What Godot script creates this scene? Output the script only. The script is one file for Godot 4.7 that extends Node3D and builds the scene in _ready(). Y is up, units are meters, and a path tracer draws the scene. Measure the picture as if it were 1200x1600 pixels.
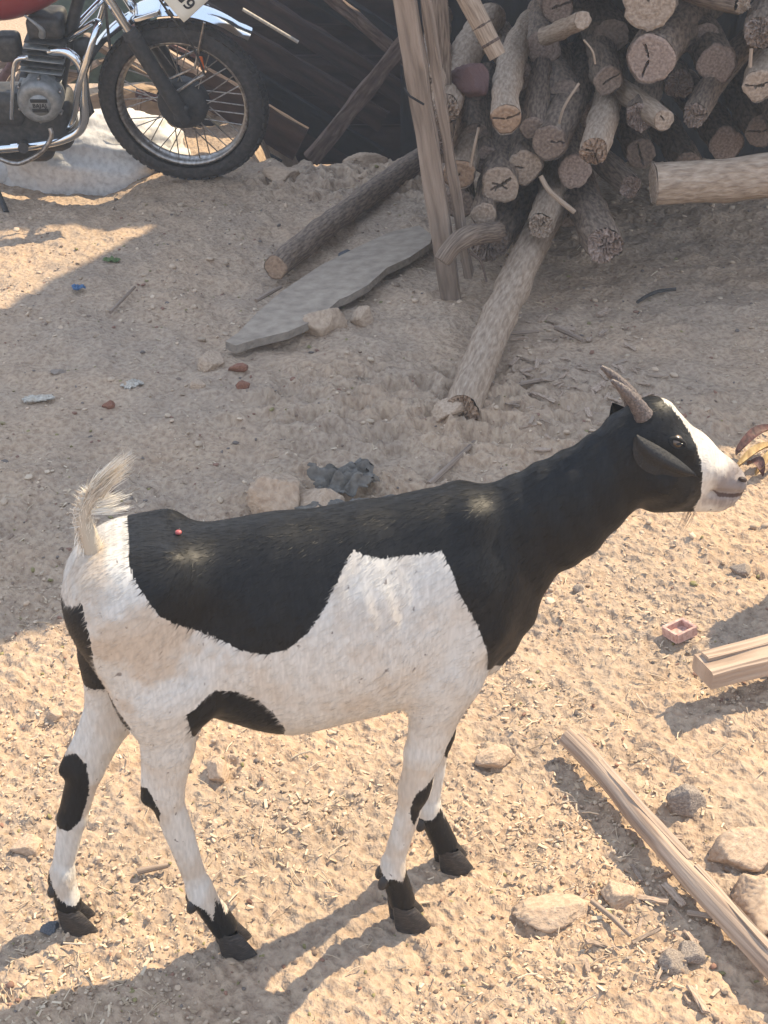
extends Node3D
# A young black and white goat on a dusty yard; a firewood stack, a motorcycle and a sack behind it. Metres, y up.

var rng := RandomNumberGenerator.new()
var M := {}
var taken := {}
var n_low := FastNoiseLite.new()
var n_mid := FastNoiseLite.new()
var n_fine := FastNoiseLite.new()
var n_big := FastNoiseLite.new()

# ------------------------------------------------------------------ naming
func numbered(called: String) -> String:
	taken[called] = taken.get(called, -1) + 1
	return called if taken[called] == 0 else "%s_%03d" % [called, taken[called]]

func tag(o: Node, label := "", category := "", group := "", kind := ""):
	if label: o.set_meta("label", label)
	if category: o.set_meta("category", category)
	if group: o.set_meta("group", group)
	if kind: o.set_meta("kind", kind)
	return o

func thing(called: String, label: String, category: String, where := Vector3.ZERO, group := "") -> Node3D:
	var o := Node3D.new()
	o.name = numbered(called)
	add_child(o)
	o.position = where
	tag(o, label, category, group)
	return o

func part(called: String, mesh: Mesh, mat: Material, parent: Node = self, at := Vector3.ZERO) -> MeshInstance3D:
	var o := MeshInstance3D.new()
	o.name = numbered(called) if parent == self else called
	o.mesh = mesh
	if mat: o.material_override = mat
	parent.add_child(o, true)
	o.position = at
	return o

# ------------------------------------------------------------------ materials
func lut(stops: Array) -> PackedByteArray:
	var g := Gradient.new()
	var off := PackedFloat32Array()
	var col := PackedColorArray()
	for s in stops:
		off.append(s[0]); col.append(s[1])
	g.offsets = off; g.colors = col
	var b := PackedByteArray()
	b.resize(768)
	for i in 256:
		var c := g.sample(i / 255.0)
		b[i * 3] = int(clampf(c.r, 0, 1) * 255); b[i * 3 + 1] = int(clampf(c.g, 0, 1) * 255); b[i * 3 + 2] = int(clampf(c.b, 0, 1) * 255)
	return b

func noise_image(w: int, h: int, freq: float, oct: int, sd: int, sx := 1, sy := 1, type := FastNoiseLite.TYPE_SIMPLEX_SMOOTH) -> Image:
	var n := FastNoiseLite.new()
	n.seed = sd; n.frequency = freq; n.noise_type = type
	n.fractal_octaves = oct; n.fractal_gain = 0.55
	var im := n.get_seamless_image(w / sx, h / sy)
	im.convert(Image.FORMAT_L8)
	if sx > 1 or sy > 1:
		im.resize(w, h, Image.INTERPOLATE_CUBIC)
	return im

func coloured(im: Image, stops: Array) -> ImageTexture:
	var l := lut(stops)
	var src := im.get_data()
	var n := src.size()
	var out := PackedByteArray()
	out.resize(n * 3)
	var k := 0
	for i in n:
		var v := src[i] * 3
		out[k] = l[v]; out[k + 1] = l[v + 1]; out[k + 2] = l[v + 2]
		k += 3
	return ImageTexture.create_from_image(Image.create_from_data(im.get_width(), im.get_height(), false, Image.FORMAT_RGB8, out))

func bump(im: Image, amount: float) -> ImageTexture:
	var b: Image = im.duplicate()
	b.convert(Image.FORMAT_RGBA8)
	b.bump_map_to_normal_map(amount)
	return ImageTexture.create_from_image(b)

func mat(c: Color, rough := 0.8, metal := 0.0) -> StandardMaterial3D:
	var m := StandardMaterial3D.new()
	m.albedo_color = c; m.roughness = rough; m.metallic = metal
	return m

func noisy(stops: Array, freq: float, oct: int, sd: int, rough: float, bump_amount: float, size := 512, sx := 1, sy := 1, tri := 0.0) -> StandardMaterial3D:
	var im := noise_image(size, size, freq, oct, sd, sx, sy)
	var m := mat(Color.WHITE, rough)
	m.albedo_texture = coloured(im, stops)
	if bump_amount > 0.0:
		m.normal_enabled = true
		m.normal_texture = bump(im, bump_amount)
	if tri > 0.0:
		m.uv1_triplanar = true
		m.uv1_scale = Vector3(tri, tri, tri)
	return m

func make_materials():
	# soil: coarse tone comes from vertex colours, fine grain from this tile
	var g := noise_image(1024, 1024, 0.035, 5, 11)
	M.soil = mat(Color.WHITE, 0.95)
	M.soil.albedo_texture = coloured(g, [[0.0, Color(0.74, 0.71, 0.68)], [0.35, Color(0.87, 0.86, 0.85)], [0.6, Color(0.94, 0.94, 0.93)], [1.0, Color(1, 1, 1)]])
	M.soil.normal_enabled = true
	M.soil.normal_texture = bump(g, 7.0)
	M.soil.vertex_color_use_as_albedo = true
	M.litter = mat(Color.WHITE, 0.9)
	M.litter.vertex_color_use_as_albedo = true
	M.clod = noisy([[0.2, Color(0.61, 0.52, 0.44)], [0.5, Color(0.69, 0.60, 0.51)], [0.8, Color(0.75, 0.66, 0.57)]], 0.022, 6, 21, 0.95, 12.0, 512, 1, 1, 0.8)
	M.stone = noisy([[0.2, Color(0.42, 0.38, 0.35)], [0.5, Color(0.55, 0.50, 0.46)], [0.8, Color(0.68, 0.63, 0.57)]], 0.03, 6, 22, 0.9, 14.0, 512, 1, 1, 1.1)
	M.greystone = noisy([[0.2, Color(0.25, 0.26, 0.28)], [0.8, Color(0.42, 0.42, 0.43)]], 0.04, 5, 23, 0.9, 12.0, 256, 1, 1, 1.1)
	M.brick = noisy([[0.2, Color(0.44, 0.27, 0.20)], [0.5, Color(0.52, 0.34, 0.26)], [0.85, Color(0.62, 0.48, 0.40)]], 0.04, 5, 24, 0.9, 12.0, 256, 1, 1, 1.1)
	# wood: u runs round, v along the log
	M.bark = []
	var barks := [
		[[0.1, Color(0.50, 0.42, 0.35)], [0.45, Color(0.61, 0.53, 0.45)], [0.7, Color(0.66, 0.58, 0.50)], [0.95, Color(0.72, 0.64, 0.56)]],
		[[0.15, Color(0.33, 0.27, 0.22)], [0.5, Color(0.47, 0.40, 0.34)], [0.9, Color(0.58, 0.51, 0.44)]],
		[[0.15, Color(0.26, 0.20, 0.17)], [0.5, Color(0.37, 0.30, 0.26)], [0.9, Color(0.47, 0.41, 0.36)]]]
	for i in 3:
		M.bark.append(noisy(barks[i], 0.045, 5, 31 + i, 0.85, 5.0, 512, 1, 4))
	M.endgrain = []
	M.endgrain.append(noisy([[0.1, Color(0.48, 0.41, 0.35)], [0.5, Color(0.61, 0.535, 0.465)], [0.9, Color(0.72, 0.645, 0.575)]], 0.05, 4, 41, 0.9, 4.0, 256, 1, 1, 6.0))
	M.endgrain.append(noisy([[0.1, Color(0.44, 0.35, 0.28)], [0.5, Color(0.58, 0.475, 0.385)], [0.9, Color(0.68, 0.575, 0.48)]], 0.05, 4, 42, 0.9, 4.0, 256, 1, 1, 6.0))
	M.endgrain.append(noisy([[0.1, Color(0.40, 0.34, 0.30)], [0.5, Color(0.52, 0.45, 0.40)], [0.9, Color(0.62, 0.55, 0.49)]], 0.05, 4, 43, 0.9, 4.0, 256, 1, 1, 6.0))
	M.endgrain.append(noisy([[0.1, Color(0.44, 0.37, 0.33)], [0.5, Color(0.58, 0.50, 0.45)], [0.9, Color(0.70, 0.62, 0.56)]], 0.06, 4, 50, 0.9, 4.0, 256, 1, 1, 6.0))
	M.plank = noisy([[0.1, Color(0.52, 0.44, 0.38)], [0.5, Color(0.65, 0.565, 0.49)], [0.9, Color(0.73, 0.65, 0.575)]], 0.02, 5, 44, 0.85, 6.0, 512, 1, 8)
	M.post = noisy([[0.1, Color(0.42, 0.36, 0.31)], [0.5, Color(0.55, 0.48, 0.42)], [0.9, Color(0.63, 0.56, 0.50)]], 0.02, 5, 45, 0.85, 7.0, 512, 1, 8)
	M.darkwood = noisy([[0.1, Color(0.16, 0.12, 0.11)], [0.5, Color(0.24, 0.18, 0.16)], [0.9, Color(0.31, 0.25, 0.22)]], 0.02, 5, 46, 0.85, 5.0, 512, 1, 8)
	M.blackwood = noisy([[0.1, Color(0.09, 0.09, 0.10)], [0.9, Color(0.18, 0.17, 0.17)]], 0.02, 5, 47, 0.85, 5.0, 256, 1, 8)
	M.board = noisy([[0.1, Color(0.52, 0.465, 0.41)], [0.5, Color(0.60, 0.54, 0.475)], [0.9, Color(0.66, 0.60, 0.53)]], 0.015, 5, 48, 0.9, 3.0, 512, 1, 1, 2.0)
	M.board_edge = noisy([[0.1, Color(0.46, 0.42, 0.38)], [0.9, Color(0.60, 0.55, 0.49)]], 0.03, 4, 49, 0.9, 5.0, 256, 1, 1, 6.0)
	# metal, rubber, cloth
	M.chrome = mat(Color(0.86, 0.88, 0.90), 0.10, 1.0)
	M.dullchrome = noisy([[0.2, Color(0.50, 0.47, 0.44)], [0.8, Color(0.74, 0.72, 0.70)]], 0.04, 4, 51, 0.35, 0.0, 256, 1, 1, 5.0)
	M.dullchrome.metallic = 0.9
	M.rubber = noisy([[0.2, Color(0.17, 0.16, 0.155)], [0.8, Color(0.28, 0.26, 0.245)]], 0.04, 4, 52, 0.85, 2.0, 256, 1, 1, 4.0)
	M.blackmetal = noisy([[0.2, Color(0.13, 0.13, 0.135)], [0.8, Color(0.21, 0.21, 0.215)]], 0.04, 4, 53, 0.55, 0.0, 256, 1, 1, 4.0)
	M.alloy = noisy([[0.2, Color(0.46, 0.47, 0.47)], [0.8, Color(0.58, 0.58, 0.57)]], 0.03, 4, 54, 0.5, 1.0, 256, 1, 1, 5.0)
	M.alloy.metallic = 0.35
	M.darkalloy = noisy([[0.2, Color(0.20, 0.20, 0.20)], [0.8, Color(0.30, 0.29, 0.28)]], 0.03, 4, 55, 0.6, 1.0, 256, 1, 1, 5.0)
	M.darkalloy.metallic = 0.3
	M.red = mat(Color(0.50, 0.06, 0.08), 0.25)
	M.red.clearcoat_enabled = true
	M.ink = mat(Color(0.10, 0.10, 0.11), 0.6)
	M.plate = mat(Color(0.88, 0.85, 0.78), 0.5)
	M.orange = mat(Color(0.85, 0.40, 0.12), 0.4)
	M.sack = noisy([[0.1, Color(0.68, 0.66, 0.64)], [0.5, Color(0.79, 0.78, 0.77)], [0.9, Color(0.86, 0.85, 0.83)]], 0.02, 5, 56, 0.7, 3.0, 512, 1, 1, 3.0)
	M.pinkcloth = noisy([[0.2, Color(0.45, 0.27, 0.30)], [0.5, Color(0.63, 0.45, 0.47)], [0.8, Color(0.78, 0.66, 0.66)]], 0.03, 4, 57, 0.9, 4.0, 256, 1, 1, 8.0)
	M.mauvecloth = noisy([[0.2, Color(0.46, 0.40, 0.45)], [0.8, Color(0.66, 0.60, 0.64)]], 0.03, 4, 58, 0.9, 4.0, 256, 1, 1, 8.0)
	M.whitecloth = noisy([[0.2, Color(0.62, 0.58, 0.53)], [0.8, Color(0.80, 0.77, 0.71)]], 0.03, 4, 59, 0.9, 4.0, 256, 1, 1, 8.0)
	M.greycloth = noisy([[0.2, Color(0.36, 0.345, 0.325)], [0.8, Color(0.48, 0.46, 0.43)]], 0.03, 4, 60, 0.95, 4.0, 256, 1, 1, 8.0)
	M.green = noisy([[0.2, Color(0.25, 0.30, 0.26)], [0.8, Color(0.38, 0.43, 0.37)]], 0.02, 4, 61, 0.8, 2.0, 256, 1, 1, 3.0)
	M.pinkplastic = noisy([[0.2, Color(0.66, 0.50, 0.46)], [0.8, Color(0.80, 0.67, 0.62)]], 0.04, 4, 62, 0.6, 1.0, 256, 1, 1, 8.0)
	M.iron = mat(Color(0.42, 0.40, 0.38), 0.5, 0.5)
	M.straw = noisy([[0.2, Color(0.55, 0.43, 0.28)], [0.8, Color(0.78, 0.68, 0.48)]], 0.03, 3, 63, 0.8, 2.0, 256, 1, 1, 8.0)
	M.dryleaf = noisy([[0.2, Color(0.22, 0.12, 0.11)], [0.8, Color(0.42, 0.26, 0.23)]], 0.03, 4, 64, 0.7, 3.0, 256, 1, 1, 8.0)
	M.dryleaf.cull_mode = BaseMaterial3D.CULL_DISABLED
	M.blueplastic = mat(Color(0.27, 0.40, 0.54), 0.7)
	M.leafgreen = mat(Color(0.30, 0.38, 0.18), 0.6)
	M.claybrown = noisy([[0.2, Color(0.30, 0.21, 0.20)], [0.8, Color(0.46, 0.34, 0.32)]], 0.03, 4, 65, 0.9, 3.0, 256, 1, 1, 6.0)

# ------------------------------------------------------------------ shapes
# a swept tube; radii per point; squash flattens across `flat` ; caps closed
func tube(st: SurfaceTool, pts: Array, radii: Array, sides := 12, rough := 0.0, sd := 0, caps := true, v_scale := 2.0):
	var n := pts.size()
	var base := PackedVector3Array()
	var frames := []
	var up := Vector3.UP
	var first: Vector3 = (pts[1] - pts[0]).normalized()
	if absf(first.dot(up)) > 0.95: up = Vector3.RIGHT
	var along := 0.0
	var rings := []
	for i in n:
		var t: Vector3
		if i == 0: t = pts[1] - pts[0]
		elif i == n - 1: t = pts[n - 1] - pts[n - 2]
		else: t = pts[i + 1] - pts[i - 1]
		t = t.normalized()
		var s := t.cross(up)
		if s.length() < 1e-4: s = t.cross(Vector3.FORWARD)
		s = s.normalized()
		up = s.cross(t).normalized()
		if i > 0: along += (pts[i] - pts[i - 1]).length()
		var ring := PackedVector3Array()
		for k in sides + 1:
			var a := TAU * (k % sides) / sides
			var r: float = radii[i] if radii.size() > 1 else radii[0]
			if rough > 0.0:
				var q := Vector3(cos(a) * 2.2, sin(a) * 2.2, along * 14.0) + Vector3(sd * 7.3, sd * 3.1, 0)
				r *= 1.0 + rough * (n_mid.get_noise_3dv(q * 1.6) * 1.6 + 0.4 * n_mid.get_noise_3dv(q * 6.0))
			ring.append(pts[i] + (s * cos(a) + up * sin(a)) * r)
		rings.append([ring, along, pts[i]])
	for i in n - 1:
		var A: PackedVector3Array = rings[i][0]
		var B: PackedVector3Array = rings[i + 1][0]
		for k in sides:
			var u0 := k / float(sides); var u1 := (k + 1) / float(sides)
			var va: float = rings[i][1] * v_scale; var vb: float = rings[i + 1][1] * v_scale
			st.set_smooth_group(0)
			for q in [[A[k], u0, va], [B[k], u0, vb], [B[k + 1], u1, vb], [A[k], u0, va], [B[k + 1], u1, vb], [A[k + 1], u1, va]]:
				st.set_uv(Vector2(q[1], q[2])); st.add_vertex(q[0])
	if caps:
		for e in [0, n - 1]:
			var R: PackedVector3Array = rings[e][0]
			st.set_smooth_group(1 if e == 0 else 2)
			for k in sides:
				var tri := [R[k], R[k + 1], rings[e][2]] if e == 0 else [R[k + 1], R[k], rings[e][2]]
				for q in tri:
					st.set_uv(Vector2(0.5, 0.5)); st.add_vertex(q)

func new_st() -> SurfaceTool:
	var st := SurfaceTool.new()
	st.begin(Mesh.PRIMITIVE_TRIANGLES)
	return st

func done(st: SurfaceTool) -> ArrayMesh:
	st.generate_normals()
	return st.commit()

func tube_mesh(pts: Array, radii: Array, sides := 10, rough := 0.0, sd := 0, caps := true) -> ArrayMesh:
	var st := new_st()
	tube(st, pts, radii, sides, rough, sd, caps)
	return done(st)

func curve(ctrl: Array, steps := 6) -> Array:
	var out := []
	var n := ctrl.size()
	for i in n - 1:
		var p0: Vector3 = ctrl[max(i - 1, 0)]; var p1: Vector3 = ctrl[i]; var p2: Vector3 = ctrl[i + 1]; var p3: Vector3 = ctrl[min(i + 2, n - 1)]
		for k in steps:
			out.append(p1.cubic_interpolate(p2, p0, p3, k / float(steps)))
	out.append(ctrl[n - 1])
	return out

# a bar of square section with slightly worn, wavering edges
func bar_mesh(a: Vector3, b: Vector3, w: float, h: float, wobble := 0.003, sd := 0, side_hint := Vector3.ZERO, cuts := 10) -> ArrayMesh:
	var st := new_st()
	var t := (b - a).normalized()
	var s := side_hint if side_hint != Vector3.ZERO else t.cross(Vector3.UP)
	s = (s - t * s.dot(t)).normalized()
	var u := s.cross(t).normalized()
	var c := 0.14
	var prof := [Vector2(-1, -1 + c), Vector2(-1, 1 - c), Vector2(-1 + c, 1), Vector2(1 - c, 1), Vector2(1, 1 - c), Vector2(1, -1 + c), Vector2(1 - c, -1), Vector2(-1 + c, -1)]
	var rings := []
	var ln := (b - a).length()
	for i in cuts + 1:
		var f := i / float(cuts)
		var ring := []
		for k in prof.size():
			var q: Vector2 = prof[k]
			var wv := Vector2(n_mid.get_noise_3d(f * ln * 26.0 + sd * 31.0, k * 17.0, 3.0), n_mid.get_noise_3d(f * ln * 26.0 + sd * 31.0, k * 17.0, 77.0)) * wobble * 2.0
			ring.append(a.lerp(b, f) + s * (q.x * w * 0.5 + wv.x) + u * (q.y * h * 0.5 + wv.y))
		rings.append(ring)
	for i in cuts:
		for k in 8:
			var k2 := (k + 1) % 8
			st.set_smooth_group(-1)
			var uu := [k / 8.0, (k + 1) / 8.0]
			var vv := [i / float(cuts) * ln * 2.0, (i + 1) / float(cuts) * ln * 2.0]
			for q in [[rings[i][k], 0, 0], [rings[i + 1][k], 0, 1], [rings[i + 1][k2], 1, 1], [rings[i][k], 0, 0], [rings[i + 1][k2], 1, 1], [rings[i][k2], 1, 0]]:
				st.set_uv(Vector2(uu[q[1]], vv[q[2]])); st.add_vertex(q[0])
	for e in [0, cuts]:
		for k in range(1, 7):
			st.set_smooth_group(-1)
			for q in [rings[e][0], rings[e][k], rings[e][k + 1]]:
				st.set_uv(Vector2(0.5 + (q - a).dot(s), (q - a).dot(u) * 2.0)); st.add_vertex(q)
	return done(st)

# an uneven stone or clod about one metre across, scaled by its node
var rocks := []
func make_rocks():
	for v in 8:
		var nz := FastNoiseLite.new()
		nz.seed = 900 + v; nz.frequency = 1.1; nz.noise_type = FastNoiseLite.TYPE_SIMPLEX; nz.fractal_octaves = 2
		var nf := FastNoiseLite.new()
		nf.seed = 950 + v; nf.frequency = 8.0; nf.fractal_octaves = 4; nf.fractal_gain = 0.65
		var sm := SphereMesh.new()
		sm.radius = 0.5; sm.height = 1.0; sm.radial_segments = 48; sm.rings = 28
		var arr := sm.get_mesh_arrays()
		var vs: PackedVector3Array = arr[Mesh.ARRAY_VERTEX]
		var planes := []
		rng.seed = 70 + v
		for k in 26:
			planes.append([Vector3(rng.randf_range(-1, 1), rng.randf_range(-1, 1), rng.randf_range(-1, 1)).normalized(), rng.randf_range(0.27, 0.45)])
		for i in vs.size():
			var d := vs[i].normalized()
			var r := 0.5 * (1.0 + 0.30 * nz.get_noise_3dv(d))
			for p in planes:
				var c: float = d.dot(p[0])
				if c > 0.05: r = minf(r, p[1] / c)
			r *= 1.0 + 0.11 * nf.get_noise_3dv(d)
			vs[i] = d * r
		arr[Mesh.ARRAY_VERTEX] = vs
		arr[Mesh.ARRAY_NORMAL] = null
		arr[Mesh.ARRAY_TANGENT] = null
		var am := ArrayMesh.new()
		am.add_surface_from_arrays(Mesh.PRIMITIVE_TRIANGLES, arr)
		var st := SurfaceTool.new()
		st.create_from(am, 0)
		st.generate_normals()
		rocks.append(st.commit())

func rock(called: String, v: int, m: Material, p: Vector3, size: Vector3, turn: float, label: String, category: String, group := "") -> MeshInstance3D:
	var o := part(called, rocks[v % rocks.size()], m)
	o.position = Vector3(p.x, ground_y(p.x, p.z) + size.y * 0.10, p.z)
	o.rotation = Vector3(0.0, turn, 0.0)
	o.scale = size
	tag(o, label, category, group)
	return o

# ------------------------------------------------------------------ terrain
func ground_y(x: float, z: float) -> float:
	var d := Vector2(x + 0.1, (z + 1.46) * 1.4).length()
	var calm := smoothstep(0.25, 0.8, d)
	var h := n_big.get_noise_2d(x * 100.0, z * 100.0) * 0.022 * calm
	h += n_low.get_noise_2d(x * 100.0, z * 100.0) * 0.017 * lerpf(0.25, 1.0, calm)
	var near := smoothstep(-3.2, -2.2, z)
	h += n_mid.get_noise_2d(x * 100.0, z * 100.0) * lerpf(0.0040, 0.0070, near)
	h += (0.18 - absf(n_fine.get_noise_2d(x * 100.0, z * 100.0))) * lerpf(0.0025, 0.0110, near)
	# trodden earth bank, lumpy and eroded, between the board, the leaning log and the stack
	var bank := smoothstep(0.62, 0.2, Vector2(x - 0.05, (z + 3.12) * 1.5).length()) + smoothstep(0.55, 0.15, Vector2((x + 0.05) * 0.8, (z + 4.95) * 1.6).length()) + 0.35 * smoothstep(0.7, 0.2, Vector2(x - 0.6, (z + 3.0) * 1.4).length())
	bank += smoothstep(0.34, 0.08, Vector2(x + 0.10, (z + 2.68) * 1.7).length())
	if bank > 0.0:
		var rg := 1.0 - absf(n_low.get_noise_2d(x * 85.0 + 300.0, z * 120.0)) * 3.0
		h += bank * (0.030 * clampf(rg, -0.4, 1.0) + 0.006 * n_low.get_noise_2d(x * 220.0, z * 220.0))
	# the yard falls away behind the bank and to the left of it
	var back := -z - 0.10 * n_low.get_noise_2d(x * 160.0, 5.0)
	h -= 0.34 * smoothstep(5.20, 5.42, back) * smoothstep(-0.52, -0.36, x)
	h -= 0.07 * smoothstep(-0.80, -1.05, x) * smoothstep(4.55, 5.0, -z)
	return h

func make_ground():
	n_big.seed = 5; n_big.frequency = 0.012; n_big.fractal_octaves = 2
	n_low.seed = 6; n_low.frequency = 0.06; n_low.fractal_octaves = 3
	n_mid.seed = 7; n_mid.frequency = 0.25; n_mid.fractal_octaves = 2
	n_fine.seed = 8; n_fine.frequency = 0.75; n_fine.fractal_octaves = 2
	var xs := PackedFloat32Array()
	var x := -1.45
	while x < 1.5:
		xs.append(x); x += 0.0065
	var step := 0.02
	var lo := -1.45
	var left := []
	while lo > -60.0:
		lo -= step; left.append(lo); step *= 1.35
	var hi := xs[xs.size() - 1]
	step = 0.02
	while hi < 60.0:
		hi += step; xs.append(hi); step *= 1.35
	left.reverse()
	var all := PackedFloat32Array(left)
	all.append_array(xs)
	xs = all
	var zs := PackedFloat32Array()
	var z := -1.05
	step = 0.02
	var front := []
	while z < 20.0:
		z += step; front.append(z); step *= 1.4
	front.reverse()
	zs = PackedFloat32Array(front)
	z = -1.05
	while z > -2.9:
		zs.append(z); z -= 0.006
	while z > -5.6:
		zs.append(z); z -= 0.013
	step = 0.03
	while z > -80.0:
		zs.append(z); z -= step; step *= 1.3
	var nx := xs.size(); var nz := zs.size()
	var vs := PackedVector3Array(); var ns := PackedVector3Array(); var uv := PackedVector2Array(); var cs := PackedColorArray()
	vs.resize(nx * nz); ns.resize(nx * nz); uv.resize(nx * nz); cs.resize(nx * nz)
	var nt := FastNoiseLite.new()
	nt.seed = 77; nt.frequency = 0.02; nt.fractal_octaves = 4
	for j in nz:
		for i in nx:
			var k := j * nx + i
			vs[k] = Vector3(xs[i], ground_y(xs[i], zs[j]), zs[j])
			uv[k] = Vector2(xs[i], zs[j]) / 0.7
			var t := nt.get_noise_2d(xs[i] * 100.0, zs[j] * 100.0)
			var t2 := n_low.get_noise_2d(xs[i] * 130.0 + 500.0, zs[j] * 130.0)
			var c := Color(0.50, 0.360, 0.250).lerp(Color(0.43, 0.325, 0.240), clampf(0.5 + t * 1.4, 0, 1))
			c = c.lerp(Color(0.56, 0.425, 0.305), clampf(t2 * 1.2, 0, 1) * 0.5)
			c = c.lerp(Color(0.34, 0.245, 0.17), clampf(-t2 * 1.2 - 0.1, 0, 1) * 0.5)
			cs[k] = c
	for j in nz:
		for i in nx:
			var i0 := maxi(i - 1, 0); var i1 := mini(i + 1, nx - 1); var j0 := maxi(j - 1, 0); var j1 := mini(j + 1, nz - 1)
			var dx := vs[j * nx + i1] - vs[j * nx + i0]
			var dz := vs[j0 * nx + i] - vs[j1 * nx + i]
			ns[j * nx + i] = dz.cross(dx).normalized()
	var ix := PackedInt32Array()
	ix.resize((nx - 1) * (nz - 1) * 6)
	var q := 0
	for j in nz - 1:
		for i in nx - 1:
			var a := j * nx + i
			ix[q] = a; ix[q + 1] = a + nx; ix[q + 2] = a + 1; ix[q + 3] = a + 1; ix[q + 4] = a + nx; ix[q + 5] = a + nx + 1
			q += 6
	var arr := []
	arr.resize(Mesh.ARRAY_MAX)
	arr[Mesh.ARRAY_VERTEX] = vs; arr[Mesh.ARRAY_NORMAL] = ns; arr[Mesh.ARRAY_TEX_UV] = uv; arr[Mesh.ARRAY_COLOR] = cs; arr[Mesh.ARRAY_INDEX] = ix
	var am := ArrayMesh.new()
	am.add_surface_from_arrays(Mesh.PRIMITIVE_TRIANGLES, arr)
	var st := SurfaceTool.new()
	st.create_from(am, 0)
	st.generate_tangents()
	tag(part("ground", st.commit(), M.soil), "", "", "", "structure")

# ------------------------------------------------------------------ the goat's body: tapered bones joined smoothly, meshed as surface nets
const CELL := 0.0043
const BLK := 6
var BA := PackedVector3Array()
var BB := PackedVector3Array()
var BRa := PackedFloat32Array()
var BRb := PackedFloat32Array()
var BS := PackedFloat32Array()
var BK := PackedFloat32Array()
var BI := PackedFloat32Array()

func bone(a: Vector3, b: Vector3, ra: float, rb: float, flat := 1.0, k := 0.012):
	BA.append(a); BB.append(b); BRa.append(ra); BRb.append(rb); BS.append(flat); BK.append(k)
	BI.append(1.0 / maxf((b - a).length_squared(), 1e-8))

func bone_d(i: int, p: Vector3) -> float:
	var a := BA[i]
	var q := p - a
	q.z /= BS[i]
	var ba := BB[i] - a
	var h := clampf(q.dot(ba) * BI[i], 0.0, 1.0)
	return (q - ba * h).length() - lerpf(BRa[i], BRb[i], h)

func field(p: Vector3, use: PackedInt32Array) -> float:
	var d := 1e9
	for i in use:
		var e := bone_d(i, p)
		var k := BK[i]
		var df := absf(d - e)
		if df < k:
			var h := (k - df) / k
			d = minf(d, e) - h * h * k * 0.25
		else:
			d = minf(d, e)
	return d

var blocks := []
var block_out := []

func mesh_block(n: int):
	var bo: Vector3i = blocks[n][0]
	var use: PackedInt32Array = blocks[n][1]
	var S := BLK + 1
	var vals := PackedFloat32Array()
	vals.resize(S * S * S)
	var o := Vector3(bo) * BLK * CELL
	var id := 0
	for k in S:
		for j in S:
			for i in S:
				vals[id] = field(o + Vector3(i, j, k) * CELL, use)
				id += 1
	var cells := {}
	for k in BLK:
		for j in BLK:
			for i in BLK:
				var b := i + S * (j + S * k)
				var c := [vals[b], vals[b + 1], vals[b + S], vals[b + S + 1], vals[b + S * S], vals[b + S * S + 1], vals[b + S * S + S], vals[b + S * S + S + 1]]
				var neg := 0
				for v in c:
					if v < 0.0: neg += 1
				if neg == 0 or neg == 8: continue
				var sum := Vector3.ZERO
				var cnt := 0
				for e in [[0, 1], [2, 3], [4, 5], [6, 7], [0, 2], [1, 3], [4, 6], [5, 7], [0, 4], [1, 5], [2, 6], [3, 7]]:
					var va: float = c[e[0]]; var vb: float = c[e[1]]
					if (va < 0.0) != (vb < 0.0):
						var t := va / (va - vb)
						var pa := Vector3(e[0] & 1, (e[0] >> 1) & 1, e[0] >> 2)
						var pb := Vector3(e[1] & 1, (e[1] >> 1) & 1, e[1] >> 2)
						sum += pa.lerp(pb, t); cnt += 1
				cells[bo * BLK + Vector3i(i, j, k)] = o + (Vector3(i, j, k) + sum / cnt) * CELL
	var quads := []
	for k in BLK:
		for j in BLK:
			for i in BLK:
				var b := i + S * (j + S * k)
				var v0 := vals[b]
				var g := bo * BLK + Vector3i(i, j, k)
				for ax in 3:
					var v1 := vals[b + ([1, S, S * S][ax])]
					if (v0 < 0.0) == (v1 < 0.0): continue
					var u: Vector3i = [Vector3i(0, 1, 0), Vector3i(0, 0, 1), Vector3i(1, 0, 0)][ax]
					var w: Vector3i = [Vector3i(0, 0, 1), Vector3i(1, 0, 0), Vector3i(0, 1, 0)][ax]
					if v0 < 0.0: quads.append([g - u - w, g - w, g, g - u])
					else: quads.append([g - u - w, g - u, g, g - w])
	block_out[n] = [cells, quads]

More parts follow.
